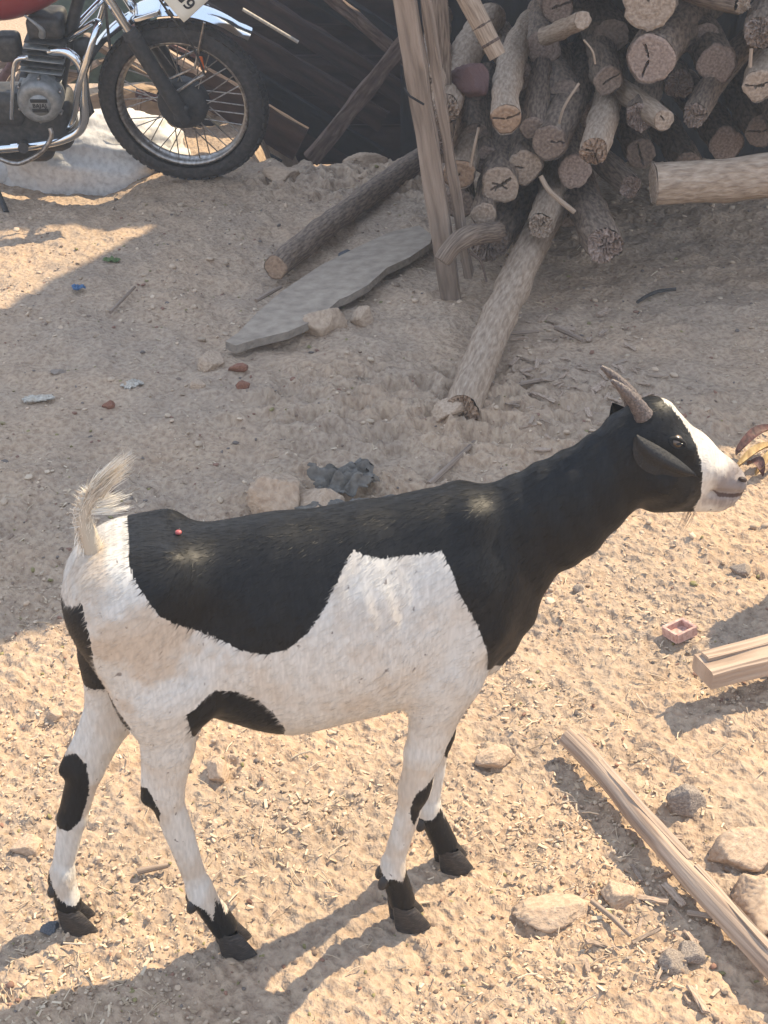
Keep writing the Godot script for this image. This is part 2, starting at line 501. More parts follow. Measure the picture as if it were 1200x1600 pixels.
func goat_bones():
	# trunk
	bone(Vector3(-.165, .545, 0), Vector3(-.04, .512, 0), .090, .120, .82)
	bone(Vector3(-.04, .512, 0), Vector3(.09, .503, 0), .120, .139, .76)
	bone(Vector3(.09, .503, 0), Vector3(.195, .52, 0), .139, .130, .68)
	bone(Vector3(.195, .52, 0), Vector3(.248, .505, 0), .126, .086, .66)
	bone(Vector3(-.155, .600, 0), Vector3(0, .602, 0), .033, .028, 1.2, .05)
	bone(Vector3(0, .602, 0), Vector3(.225, .628, 0), .028, .030, 1.1, .05)
	bone(Vector3(-.095, .462, 0), Vector3(.01, .455, 0), .080, .106, .80, .03)
	bone(Vector3(.01, .455, 0), Vector3(.13, .480, 0), .106, .108, .80, .03)
	bone(Vector3(.228, .475, 0), Vector3(.256, .432, 0), .072, .042, .72, .03)
	# neck
	bone(Vector3(.238, .560, 0), Vector3(.350, .626, 0), .096, .068, .62, .03)
	bone(Vector3(.352, .622, 0), Vector3(.436, .690, 0), .070, .055, .72, .02)
	# head
	bone(Vector3(.452, .710, 0), Vector3(.503, .682, 0), .050, .043, .82, .02)
	bone(Vector3(.462, .731, 0), Vector3(.478, .718, 0), .040, .034, .86, .012)
	bone(Vector3(.505, .684, 0), Vector3(.556, .650, 0), .041, .031, .70, .012)
	bone(Vector3(.485, .658, 0), Vector3(.560, .632, 0), .045, .026, .66, .015)
	bone(Vector3(.552, .654, 0), Vector3(.571, .643, 0), .028, .024, .86, .010)
	for s in [-1.0, 1.0]:
		bone(Vector3(.570, .654, s * .0125), Vector3(.581, .648, s * .0115), .0105, .0095, 1.0, .008)
		bone(Vector3(.470, .678, s * .020), Vector3(.490, .660, s * .016), .034, .030, 1.0, .02)
		bone(Vector3(.478, .724, s * .027), Vector3(.500, .712, s * .028), .013, .012, 1.0, .012)
		bone(Vector3(.512, .690, s * .024), Vector3(.545, .668, s * .018), .012, .010, 1.0, .015)
	# rump and hips
	for s in [-1.0, 1.0]:
		bone(Vector3(-.135, .606, s * .050), Vector3(-.212, .572, s * .020), .025, .025, 1.0, .05)
	bone(Vector3(-.200, .590, 0), Vector3(-.222, .612, 0), .024, .013, 1.0, .02)
	bone(Vector3(-.232, .575, 0), Vector3(-.236, .530, 0), .016, .017, .8, .02)
	bone(Vector3(-.240, .540, 0), Vector3(-.252, .532, 0), .008, .004, .8, .008)
	for s in [-1.0, 1.0]:
		bone(Vector3(-.128, .628, s * .050), Vector3(-.142, .612, s * .060), .014, .015, 1.0, .02)
		bone(Vector3(.232, .640, s * .030), Vector3(.246, .510, s * .066), .018, .020, 1.0, .022)
		bone(Vector3(.246, .510, s * .066), Vector3(.205, .455, s * .070), .020, .022, 1.0, .022)
		bone(Vector3(-.118, .470, s * .074), Vector3(-.108, .440, s * .072), .022, .018, 1.0, .03)
	# near hind leg
	bone(Vector3(-.172, .560, .048), Vector3(-.152, .450, .060), .076, .055, .66, .03)
	bone(Vector3(-.152, .450, .060), Vector3(-.150, .375, .060), .054, .031, .80, .02)
	bone(Vector3(-.150, .375, .060), Vector3(-.160, .295, .056), .031, .023, .85, .012)
	bone(Vector3(-.172, .385, .058), Vector3(-.180, .292, .056), .009, .0125, .8, .010)
	bone(Vector3(-.160, .290, .056), Vector3(-.130, .125, .050), .0215, .0150, .85, .008)
	bone(Vector3(-.128, .120, .050), Vector3(-.126, .106, .050), .0175, .0175, 1.0, .008)
	bone(Vector3(-.126, .106, .050), Vector3(-.100, .042, .049), .0170, .0185, 1.1, .008)
	# far hind leg
	bone(Vector3(-.180, .560, -.048), Vector3(-.200, .440, -.058), .074, .052, .66, .03)
	bone(Vector3(-.200, .440, -.058), Vector3(-.225, .340, -.054), .052, .031, .80, .02)
	bone(Vector3(-.225, .340, -.054), Vector3(-.264, .265, -.046), .031, .025, .85, .012)
	bone(Vector3(-.250, .345, -.052), Vector3(-.287, .266, -.045), .009, .0125, .8, .010)
	bone(Vector3(-.264, .265, -.046), Vector3(-.290, .185, -.042), .024, .019, .85, .008)
	bone(Vector3(-.290, .185, -.042), Vector3(-.313, .100, -.036), .019, .0150, .85, .008)
	bone(Vector3(-.313, .095, -.036), Vector3(-.315, .085, -.035), .0175, .0175, 1.0, .008)
	bone(Vector3(-.315, .085, -.035), Vector3(-.310, .040, -.031), .0170, .0185, 1.1, .008)
	# near front leg
	bone(Vector3(.224, .545, .050), Vector3(.200, .430, .062), .062, .044, .60, .03)
	bone(Vector3(.200, .430, .062), Vector3(.174, .315, .057), .042, .0245, .72, .02)
	bone(Vector3(.174, .315, .057), Vector3(.164, .255, .053), .0235, .0205, .90, .010)
	bone(Vector3(.167, .262, .053), Vector3(.163, .243, .053), .0210, .0200, .90, .008)
	bone(Vector3(.163, .243, .053), Vector3(.137, .122, .048), .0175, .0148, .88, .008)
	bone(Vector3(.136, .116, .048), Vector3(.136, .104, .048), .0172, .0172, 1.0, .008)
	bone(Vector3(.136, .104, .048), Vector3(.150, .042, .045), .0168, .0185, 1.1, .008)
	# far front leg
	bone(Vector3(.230, .545, -.050), Vector3(.225, .430, -.062), .062, .044, .60, .03)
	bone(Vector3(.225, .430, -.062), Vector3(.224, .305, -.060), .042, .0245, .72, .02)
	bone(Vector3(.224, .305, -.060), Vector3(.220, .245, -.058), .0235, .0205, .90, .010)
	bone(Vector3(.222, .252, -.058), Vector3(.219, .233, -.058), .0210, .0200, .90, .008)
	bone(Vector3(.219, .233, -.058), Vector3(.208, .122, -.056), .0175, .0148, .88, .008)
	bone(Vector3(.208, .116, -.056), Vector3(.209, .104, -.056), .0172, .0172, 1.0, .008)
	bone(Vector3(.209, .104, -.056), Vector3(.233, .042, -.055), .0168, .0185, 1.1, .008)

var gv := PackedVector3Array()   # the body's vertices, normals and triangles
var gn := PackedVector3Array()
var gt := PackedInt32Array()

func mesh_body():
	goat_bones()
	var nb := BA.size()
	var W := BLK * CELL
	var reach := W * 0.87
	var seen := {}
	for i in nb:
		var r := maxf(BRa[i], BRb[i]) + W
		var lo := BA[i].min(BB[i]) - Vector3(r, r, r)
		var hi := BA[i].max(BB[i]) + Vector3(r, r, r)
		for x in range(int(floor(lo.x / W)), int(floor(hi.x / W)) + 1):
			for y in range(int(floor(lo.y / W)), int(floor(hi.y / W)) + 1):
				for z in range(int(floor(lo.z / W)), int(floor(hi.z / W)) + 1):
					var key := Vector3i(x, y, z)
					if seen.has(key): continue
					seen[key] = true
					var c := (Vector3(key) + Vector3(.5, .5, .5)) * W
					var ds := PackedFloat32Array()
					ds.resize(nb)
					var best := 1e9
					for q in nb:
						ds[q] = bone_d(q, c)
						best = minf(best, ds[q])
					if best > reach * 1.6 + 0.02 or best < -reach * 1.8 - 0.004: continue
					var use := PackedInt32Array()
					for q in nb:
						if ds[q] < best + reach * 3.4 + BK[q]: use.append(q)
					var fc := field(c, use)
					if fc > reach * 1.5 or fc < -reach * 1.75: continue
					blocks.append([key, use])
	block_out.resize(blocks.size())
	var job := WorkerThreadPool.add_group_task(mesh_block, blocks.size())
	WorkerThreadPool.wait_for_group_task_completion(job)
	var index := {}
	for b in block_out:
		for c in b[0]:
			if not index.has(c):
				index[c] = gv.size()
				gv.append(b[0][c])
	for b in block_out:
		for q in b[1]:
			var a: int = index.get(q[0], -1); var c: int = index.get(q[1], -1); var d: int = index.get(q[2], -1); var e: int = index.get(q[3], -1)
			if a < 0 or c < 0 or d < 0 or e < 0: continue
			for v in [a, c, d, a, d, e]: gt.append(v)
	block_out.clear()

func body_normals():
	gn.resize(gv.size())
	gn.fill(Vector3.ZERO)
	for i in range(0, gt.size(), 3):
		var f := (gv[gt[i + 1]] - gv[gt[i]]).cross(gv[gt[i + 2]] - gv[gt[i]])
		for k in 3: gn[gt[i + k]] += f
	for i in gn.size(): gn[i] = gn[i].normalized()

# coat: a map of the goat's side, metres to pixels; the upper half is its right side, the lower half its left side
const CX0 := -0.36
const CY0 := -0.03
const CPX := 950.0
const CW := 968
const CH := 804

func fill_poly(mask: PackedByteArray, poly: PackedVector2Array, val: int):
	var n := poly.size()
	var ymin := 1e9; var ymax := -1e9
	for p in poly:
		ymin = minf(ymin, p.y); ymax = maxf(ymax, p.y)
	var r0 := maxi(0, int((ymin - CY0) * CPX)); var r1 := mini(CH - 1, int((ymax - CY0) * CPX))
	for r in range(r0, r1 + 1):
		var y := CY0 + (r + 0.5) / CPX
		var xs := []
		for i in n:
			var a := poly[i]; var b := poly[(i + 1) % n]
			if (a.y > y) != (b.y > y):
				xs.append(a.x + (y - a.y) / (b.y - a.y) * (b.x - a.x))
		xs.sort()
		for k in range(0, xs.size() - 1, 2):
			var c0 := maxi(0, int(ceil((xs[k] - CX0) * CPX - 0.5))); var c1 := mini(CW - 1, int((xs[k + 1] - CX0) * CPX - 0.5))
			for c in range(c0, c1 + 1): mask[r * CW + c] = val

func coat_texture() -> ImageTexture:
	var back := PackedVector2Array([Vector2(-0.1751, 0.6408), Vector2(-0.1689, 0.6298), Vector2(-0.1588, 0.6131), Vector2(-0.1465, 0.5919), Vector2(-0.1226, 0.5698), Vector2(-0.0949, 0.5480), Vector2(-0.0586, 0.5288), Vector2(-0.0286, 0.5232), Vector2(0.0005, 0.5270), Vector2(0.0256, 0.5479), Vector2(0.0490, 0.5779), Vector2(0.0723, 0.6145), Vector2(0.0860, 0.6288), Vector2(0.1170, 0.6197), Vector2(0.1561, 0.6194), Vector2(0.1910, 0.6214), Vector2(0.2008, 0.6016), Vector2(0.2093, 0.5733), Vector2(0.2308, 0.5304), Vector2(0.2447, 0.4890), Vector2(0.2498, 0.4506), Vector2(0.2692, 0.4303), Vector2(0.2981, 0.4003)])
	back.append_array(PackedVector2Array([Vector2(.40, .36)]))
	back.append_array(PackedVector2Array([Vector2(0.5300, 0.6012), Vector2(0.5224, 0.6263), Vector2(0.5260, 0.6451), Vector2(0.5209, 0.6683), Vector2(0.5174, 0.6911), Vector2(0.5112, 0.7132), Vector2(0.5042, 0.7312), Vector2(0.4920, 0.7496), Vector2(0.4772, 0.7659), Vector2(0.4598, 0.7790)]))
	back.append_array(PackedVector2Array([Vector2(.440, .80), Vector2(.30, .82), Vector2(-.178, .82)]))
	var belly := PackedVector2Array([Vector2(-0.1174, 0.4534), Vector2(-0.1026, 0.4650), Vector2(-0.0915, 0.4703), Vector2(-0.0625, 0.4664), Vector2(-0.0384, 0.4526), Vector2(-0.0201, 0.4268), Vector2(-0.0068, 0.3933), Vector2(-0.0054, 0.3528), Vector2(-0.0404, 0.3577), Vector2(-0.1228, 0.3994)])
	belly.append_array(PackedVector2Array([Vector2(-.12, .40), Vector2(-.125, .45)]))
	var rear := PackedVector2Array([Vector2(-.232, .60), Vector2(-.2275, .56), Vector2(-.2275, .50), Vector2(-.212, .46), Vector2(-.190, .42), Vector2(-.26, .40), Vector2(-.28, .56)])
	var hock_near := PackedVector2Array([Vector2(-0.1814, 0.3167), Vector2(-0.1748, 0.2999), Vector2(-0.1690, 0.2820), Vector2(-0.1710, 0.2565), Vector2(-0.1788, 0.2501), Vector2(-0.1843, 0.2629), Vector2(-0.1964, 0.2820), Vector2(-0.1937, 0.3133)])
	var knee_near := PackedVector2Array([Vector2(0.1883, 0.2799), Vector2(0.1851, 0.2629), Vector2(0.1786, 0.2373), Vector2(0.1684, 0.2143), Vector2(0.1625, 0.1948), Vector2(0.1554, 0.2140), Vector2(0.1568, 0.2462), Vector2(0.1644, 0.2616), Vector2(0.1747, 0.2688)])
	var fet_hind := PackedVector2Array([Vector2(-0.1520, 0.1036), Vector2(-0.1388, 0.1083), Vector2(-0.1290, 0.1019), Vector2(-0.1209, 0.0934), Vector2(-0.1144, 0.0731), Vector2(-0.1081, 0.1053), Vector2(-0.0961, 0.0746)])
	fet_hind.append_array(PackedVector2Array([Vector2(-.03, .02), Vector2(-.03, -.03), Vector2(-.18, -.03), Vector2(-.18, .10)]))
	var fet_front := PackedVector2Array([Vector2(0.0966, 0.1222), Vector2(0.1125, 0.1266), Vector2(0.1232, 0.1035), Vector2(0.1339, 0.1064), Vector2(0.1465, 0.0971), Vector2(0.1553, 0.1123), Vector2(0.1774, 0.0750)])
	fet_front.append_array(PackedVector2Array([Vector2(.25, .0), Vector2(.25, -.03), Vector2(.08, -.03), Vector2(.08, .1)]))
	var hock_far := PackedVector2Array([Vector2(-0.2733, 0.3001), Vector2(-0.2612, 0.2886), Vector2(-0.2598, 0.2610), Vector2(-0.2637, 0.2316), Vector2(-0.2780, 0.1930), Vector2(-0.2948, 0.1796), Vector2(-0.3185, 0.1811), Vector2(-0.3088, 0.2792)])
	var knee_far := PackedVector2Array([Vector2(0.2519, 0.2746), Vector2(0.2477, 0.2299), Vector2(0.2355, 0.2004), Vector2(0.2249, 0.2193), Vector2(0.2290, 0.2439)])
	var fet_hind_far := PackedVector2Array([Vector2(-0.3537, 0.1001), Vector2(-0.3308, 0.1034), Vector2(-0.3227, 0.0683), Vector2(-0.3132, 0.0594), Vector2(-0.3019, 0.0500), Vector2(-0.2849, 0.0520)])
	fet_hind_far.append_array(PackedVector2Array([Vector2(-.24, .0), Vector2(-.24, -.03), Vector2(-.36, -.03)]))
	var fet_front_far := PackedVector2Array([Vector2(0.1794, 0.0858), Vector2(0.1905, 0.1060), Vector2(0.2093, 0.1080), Vector2(0.2223, 0.1205), Vector2(0.2304, 0.0961), Vector2(0.2332, 0.1381), Vector2(0.2642, 0.1091)])
	fet_front_far.append_array(PackedVector2Array([Vector2(.32, .0), Vector2(.32, -.03), Vector2(.17, -.03)]))
	var lip := PackedVector2Array([Vector2(0.5410, 0.6512), Vector2(0.5536, 0.6434), Vector2(0.5731, 0.6388), Vector2(0.5958, 0.6361), Vector2(0.5966, 0.6305), Vector2(0.5737, 0.6341), Vector2(0.5517, 0.6391)])
	var nose := Vector2(0.5928, 0.6459)
	var near := PackedByteArray(); near.resize(CW * CH); near.fill(0)
	var far := PackedByteArray(); far.resize(CW * CH); far.fill(0)
	for p in [back, belly, rear, hock_near, knee_near, fet_hind, fet_front]: fill_poly(near, p, 1)
	fill_poly(near, lip, 2)
	for p in [back, belly, rear, hock_far, knee_far, fet_hind_far, fet_front_far]: fill_poly(far, p, 1)
	fill_poly(far, lip, 2)
	# hair runs back and down: ragged edges follow it, and streaks of tone
	var rag := noise_image(CW, CH, 0.45, 2, 301, 1, 4).get_data()
	var rag2 := noise_image(CW, CH, 0.30, 2, 302, 1, 3).get_data()
	var streak := noise_image(CW, CH, 0.22, 3, 303, 1, 5).get_data()
	var blot := noise_image(CW, CH, 0.012, 4, 304).get_data()
	var spot := noise_image(CW, CH, 0.05, 2, 305).get_data()
	var out := PackedByteArray()
	out.resize(CW * CH * 2 * 3)
	var dirt := Vector2(-0.1717, 0.5640)
	var o := 0
	for half in 2:
		var mask := near if half == 0 else far
		for r in range(CH - 1, -1, -1):
			for c in CW:
				var i := r * CW + c
				var jy := (rag[i] - 128) / 36
				var jx := (rag2[i] - 128) / 50
				var cc := clampi(c + jx + jy / 2, 0, CW - 1); var rr := clampi(r + jy, 0, CH - 1)
				var m := mask[rr * CW + cc]
				if mask[i] == 2 or m == 2: m = mask[i]
				var s := (streak[i] - 128) / 128.0
				var R: float; var G: float; var B: float
				if m == 1:
					var g := 0.085 + 0.03 * s
					R = g; G = g * 1.01; B = g * 1.08
				else:
					var g := 0.79 + 0.06 * s
					R = g; G = g * 0.975; B = g * 0.935
					var x := CX0 + c / CPX; var y := CY0 + r / CPX
					var b := (blot[i] - 118) / 60.0
					# dried dirt rubbed into the white hair, in blots
					var e := Vector2((x - dirt.x) / 0.10, (y - dirt.y) / 0.07).length()
					var k := clampf(b - 0.2, 0, 1) * 0.14
					if e < 1.6 and half == 0: k = maxf(k, clampf(1.25 - e + b * 0.9 + s * 0.2, 0, 1) * 0.34)
					if y < 0.30: k = maxf(k, clampf(0.2 + b, 0, 1) * 0.24)
					R = lerpf(R, 0.66, k); G = lerpf(G, 0.53, k); B = lerpf(B, 0.40, k)
					if spot[i] > 222 and s > 0.0:
						R *= 0.62; G *= 0.60; B *= 0.6
					var en := Vector2(x - nose.x, (y - nose.y) * 0.85).length() / 0.040
					if en < 1.6:
						# bare grey-pink skin round nostril and lips, blotched into the hair
						var q := (1.15 - en) * 0.9 + 0.45 * b + 0.3 * s
						q = clampf(q, 0, 0.8)
						R = lerpf(R, 0.47, q); G = lerpf(G, 0.43, q); B = lerpf(B, 0.42, q)
					if m == 2:
						R *= 0.58; G *= 0.50; B *= 0.48
				out[o] = int(clampf(R, 0, 1) * 255); out[o + 1] = int(clampf(G, 0, 1) * 255); out[o + 2] = int(clampf(B, 0, 1) * 255)
				o += 3
	return ImageTexture.create_from_image(Image.create_from_data(CW, CH * 2, false, Image.FORMAT_RGB8, out))

func coat_uv(p: Vector3, near: bool) -> Vector2:
	var u := (p.x - CX0) * CPX / CW
	var v := 1.0 - (p.y - CY0) * CPX / CH
	return Vector2(u, v * 0.5 + (0.0 if near else 0.5))

func claw_mesh(side: float) -> ArrayMesh:
	# one toe: rings from the coronet down to the sole, the toe pointing to +x
	var st := new_st()
	var rings := []
	var rows := [[0.044, -0.002, 0.0150, 0.0098], [0.036, 0.001, 0.0185, 0.0112], [0.024, 0.005, 0.0215, 0.0122], [0.010, 0.0095, 0.0245, 0.0112], [0.000, 0.012, 0.0255, 0.0122], [0.0, 0.012, 0.0, 0.0]]
	for row in rows:
		var ring := PackedVector3Array()
		for k in 15:
			var a := TAU * (k % 14) / 14.0
			var px: float = cos(a) * row[2]
			var pz: float = sin(a) * row[3]
			if px > 0.0: pz *= 1.0 - 0.55 * pow(px / maxf(row[2], 1e-5), 2.0)
			if pz * side < 0.0: pz *= 0.75
			ring.append(Vector3(row[1] + px, row[0] * (1.0 - 0.15 * px / 0.025), pz))
		rings.append(ring)
	for i in rings.size() - 1:
		for k in 14:
			st.set_smooth_group(0 if i < 4 else 1)
			for q in [rings[i][k], rings[i + 1][k], rings[i + 1][k + 1], rings[i][k], rings[i + 1][k + 1], rings[i][k + 1]]:
				st.set_uv(Vector2(q.x, q.y) * 20.0); st.add_vertex(q)
	return done(st)

func strand(st: SurfaceTool, p: Vector3, dir: Vector3, ln: float, w: float, bend: Vector3, segs: int, c: Color):
	var side := dir.cross(Vector3(rng.randf_range(-1, 1), rng.randf_range(-1, 1), rng.randf_range(-1, 1))).normalized() * w * 0.5
	var prev_a := p - side; var prev_b := p + side
	for i in segs:
		var f := (i + 1) / float(segs)
		var q := p + dir * ln * f + bend * f * f
		var s := side * (1.0 - f * 0.85)
		var a := q - s; var b := q + s
		for v in [prev_a, prev_b, b, prev_a, b, a]:
			st.set_color(c); st.add_vertex(v)
		prev_a = a; prev_b = b

func make_goat():
	mesh_body()
	# mouth line and nostril hollow pressed into the muzzle
	var m0 := Vector2(0.5414, 0.6476)
	var m1 := Vector2(0.5962, 0.6333)
	var nos := Vector3(0.5784, 0.6628, 0.0130)
	for i in gv.size():
		var p := gv[i]
		if p.x > 0.50 and p.y > 0.58:
			var q := Vector2(p.x, p.y)
			var t := clampf((q - m0).dot(m1 - m0) / (m1 - m0).length_squared(), 0.0, 1.0)
			var d := (q - m0.lerp(m1, t)).length()
			if d < 0.007:
				gv[i].z *= 1.0 - 0.24 * (1.0 - d / 0.007)
				if t > 0.97: gv[i].x -= 0.003 * (1.0 - d / 0.007)
			for s in [-1.0, 1.0]:
				var e := (p - Vector3(nos.x, nos.y, s * nos.z)) * Vector3(0.7, 1.3, 0.6)
				if e.length() < 0.008: gv[i] -= Vector3(0.5, -0.1, s * 0.6) * 0.006 * (1.0 - e.length() / 0.008)
	body_normals()
	# ribs, the hollow of the flank and creases of the neck show through the skin
	for i in gv.size():
		var p := gv[i]
		var az := absf(p.z)
		var d := 0.0
		if az > 0.03 and p.y > 0.37 and p.y < 0.62 and p.x > -0.09 and p.x < 0.19:
			var w := smoothstep(-0.09, -0.03, p.x) * smoothstep(0.19, 0.12, p.x) * smoothstep(0.37, 0.43, p.y) * smoothstep(0.62, 0.55, p.y)
			d += 0.0007 * w * sin((p.x + (p.y - 0.5) * 0.25) * 235.0)
		d -= 0.011 * exp(-pow((p.x + 0.078) / 0.034, 2.0) - pow((p.y - 0.552) / 0.045, 2.0)) * smoothstep(0.02, 0.06, az)
		d -= 0.006 * exp(-pow((p.x - 0.205) / 0.016, 2.0) - pow((p.y - 0.53) / 0.07, 2.0)) * smoothstep(0.02, 0.06, az)
		if p.x > 0.26 and p.x < 0.46 and p.y < 0.76:
			d += 0.0011 * sin((p.x * 0.83 + p.y * 0.35) * 190.0 + p.z * 30.0) * smoothstep(0.26, 0.30, p.x) * smoothstep(0.46, 0.42, p.x)
		d += 0.0012 * n_low.get_noise_3dv(p * 220.0)
		if p.y > 0.06: gv[i] += gn[i] * d
	body_normals()
	var root := thing("goat", "young black and white goat with short horns walking across dirt", "goat", Vector3(-0.13, 0.0, -1.455))
	root.rotation_degrees.y = 10.0
	var vs := PackedVector3Array(); var ns := PackedVector3Array(); var uv := PackedVector2Array(); var ix := PackedInt32Array()
	var dup := {}
	for i in range(0, gt.size(), 3):
		var near := gv[gt[i]].z + gv[gt[i + 1]].z + gv[gt[i + 2]].z >= 0.0
		for k in [0, 2, 1]:
			var v := gt[i + k]
			var key := v * 2 + (0 if near else 1)
			if not dup.has(key):
				dup[key] = vs.size()
				vs.append(gv[v]); ns.append(gn[v]); uv.append(coat_uv(gv[v], near))
			ix.append(dup[key])
	var arr := []
	arr.resize(Mesh.ARRAY_MAX)
	arr[Mesh.ARRAY_VERTEX] = vs; arr[Mesh.ARRAY_NORMAL] = ns; arr[Mesh.ARRAY_TEX_UV] = uv; arr[Mesh.ARRAY_INDEX] = ix
	var am := ArrayMesh.new()
	am.add_surface_from_arrays(Mesh.PRIMITIVE_TRIANGLES, arr)
	var coat := mat(Color.WHITE, 0.50)
	coat.metallic_specular = 0.33
	coat.albedo_texture = coat_texture()
	part("body", am, coat, root)
	# short hair lying back and down over the skin
	rng.seed = 4242
	var hv := PackedVector3Array(); var hn := PackedVector3Array(); var hu := PackedVector2Array()
	for i in 60000:
		var v := rng.randi() % gv.size()
		var n := gn[v]
		var p := gv[v] + Vector3(rng.randf_range(-1, 1), rng.randf_range(-1, 1), rng.randf_range(-1, 1)) * 0.0018
		p -= n * n.dot(p - gv[v])
		if p.y < 0.05: continue
		var leg := p.y < 0.36
		var head := p.x > 0.44
		var flow := Vector3(-0.25, -1, 0) if leg else (Vector3(-0.9, 0.25, 0) if head else Vector3(-0.8, -0.6, 0))
		flow += Vector3(rng.randf_range(-.3, .3), rng.randf_range(-.3, .3), rng.randf_range(-.3, .3))
		flow = (flow - n * flow.dot(n))
		if flow.length() < 0.05: continue
		flow = flow.normalized()
		var ln := rng.randf_range(0.003, 0.006) if (leg or head) else rng.randf_range(0.006, 0.011)
		if p.x > 0.53: ln = 0.003
		var side := flow.cross(n).normalized() * rng.randf_range(0.0003, 0.0006)
		var tip := p + flow * ln + n * ln * rng.randf_range(0.04, 0.17)
		var t := coat_uv(p, p.z >= 0.0)
		var nn := (n + Vector3(rng.randf_range(-1, 1), rng.randf_range(-1, 1), rng.randf_range(-1, 1)) * 0.22).normalized()
		for q in [p + side, p - side, tip]:
			hv.append(q); hn.append(nn); hu.append(t)
	var ha := []
	ha.resize(Mesh.ARRAY_MAX)
	ha[Mesh.ARRAY_VERTEX] = hv; ha[Mesh.ARRAY_NORMAL] = hn; ha[Mesh.ARRAY_TEX_UV] = hu
	var hm := ArrayMesh.new()
	hm.add_surface_from_arrays(Mesh.PRIMITIVE_TRIANGLES, ha)
	tag(part("coat_hair", hm, coat, root), "", "", "", "stuff")
	# hooves: two toes and two dewclaws a leg
	var horn_mat := noisy([[0.2, Color(0.13, 0.115, 0.11)], [0.6, Color(0.19, 0.17, 0.16)], [0.9, Color(0.29, 0.255, 0.23)]], 0.05, 4, 71, 0.6, 3.0, 256, 4, 1)
	var toes := [claw_mesh(1.0), claw_mesh(-1.0)]
	for leg in [[Vector3(-.096, 0, .049), -6.0], [Vector3(.150, 0, .045), 0.0], [Vector3(-.312, 0, -.031), -4.0], [Vector3(.236, 0, -.055), -4.0]]:
		var f: Vector3 = leg[0]
		for k in 2:
			var s := 1.0 if k == 0 else -1.0
			var o := part("hoof", toes[k], horn_mat, root, f + Vector3(0.002 * s, 0.0, s * 0.0118))
			o.rotation_degrees = Vector3(0, s * -7.0 + leg[1], 0)
			o.scale = Vector3(1.0, 1.0, 1.0)
	var dew := SphereMesh.new()
	dew.radius = 0.0075; dew.height = 0.026; dew.radial_segments = 12; dew.rings = 8
	var dew_mat := mat(Color(0.17, 0.155, 0.15), 0.6)
	for f in [Vector3(-.140, .098, .050), Vector3(.121, .094, .048), Vector3(-.328, .076, -.035), Vector3(.195, .094, -.056)]:
		for s in [-1.0, 1.0]:
			var o := part("dewclaw", dew, dew_mat, root, f + Vector3(0, 0, s * .0105))
			o.rotation_degrees = Vector3(0, 0, -20)
	# horns
	var horn := noisy([[0.2, Color(0.25, 0.225, 0.22)], [0.6, Color(0.38, 0.34, 0.325)], [0.9, Color(0.50, 0.45, 0.425)]], 0.07, 4, 72, 0.5, 4.0, 256, 1, 1, 14.0)
	for s in [1.0, -1.0]:
		var pts := curve([Vector3(0.4441, 0.7581, 0.0180) * Vector3(1, 1, s), Vector3(0.4307, 0.7783, 0.0190) * Vector3(1, 1, s), Vector3(0.4129, 0.7977, 0.0200) * Vector3(1, 1, s), Vector3(0.3985, 0.8096, 0.0200) * Vector3(1, 1, s)], 5)
		var rr := []
		for i in pts.size():
			var f := i / float(pts.size() - 1)
			rr.append(lerpf(0.0120, 0.0020, pow(f, 1.05)) * (1.0 + 0.045 * sin(i * 2.4)))
		part("horn", tube_mesh(pts, rr, 14), horn, root)
	# ears: a curled leaf hanging forward
	var earfur := noisy([[0.2, Color(0.07, 0.07, 0.075)], [0.6, Color(0.09, 0.09, 0.10)], [0.9, Color(0.14, 0.14, 0.145)]], 0.08, 3, 73, 0.7, 2.0, 256, 1, 1, 12.0)
	for s in [1.0, -1.0]:
		var st := new_st()
		var root_p := Vector3(0.4279, 0.7473, 0.0450)
		var tip_p := Vector3(0.5060, 0.6918, 0.0530)
		var ax := tip_p - root_p
		var dn := Vector3(ax.y, -ax.x, 0).normalized()
		var grid := []
		for face in 2:
			var g := []
			for i in 13:
				var f := i / 12.0
				var wid := 0.035 * pow(sin(PI * clampf(pow(f, 0.80) * 0.96 + 0.035, 0, 1)), 0.85)
				var row := []
				for j in 9:
					var e := j / 8.0
					# the upper edge rolls outward over the hollow of the ear
					var p := root_p + ax * f + dn * (e * wid - 0.004 * sin(PI * f))
					p.z += 0.011 * sin(PI * minf(e * 1.6, 1.0)) * sin(PI * (f * 0.9 + 0.08)) + 0.010 * (1.0 - e) * f - (0.0024 if face == 1 else 0.0)
					p.z *= s
					row.append(p)
				g.append(row)
			grid.append(g)
		for face in 2:
			for i in 12:
				for j in 8:
					st.set_smooth_group(face)
					var g: Array = grid[face]
					for q in [g[i][j], g[i + 1][j], g[i + 1][j + 1], g[i][j], g[i + 1][j + 1], g[i][j + 1]]:
						st.set_uv(Vector2(q.x, q.y) * 8.0); st.add_vertex(q)
		part("ear", done(st), earfur, root)
	# eyes
	var amber := mat(Color(0.30, 0.22, 0.14), 0.08)
	amber.clearcoat_enabled = true
	var lid := mat(Color(0.06, 0.055, 0.055), 0.85)
	var ey := Vector3(0.4815, 0.7285, 0.0340)
	var ball := SphereMesh.new()
	ball.radius = 0.0088; ball.height = 0.0176; ball.radial_segments = 20; ball.rings = 12
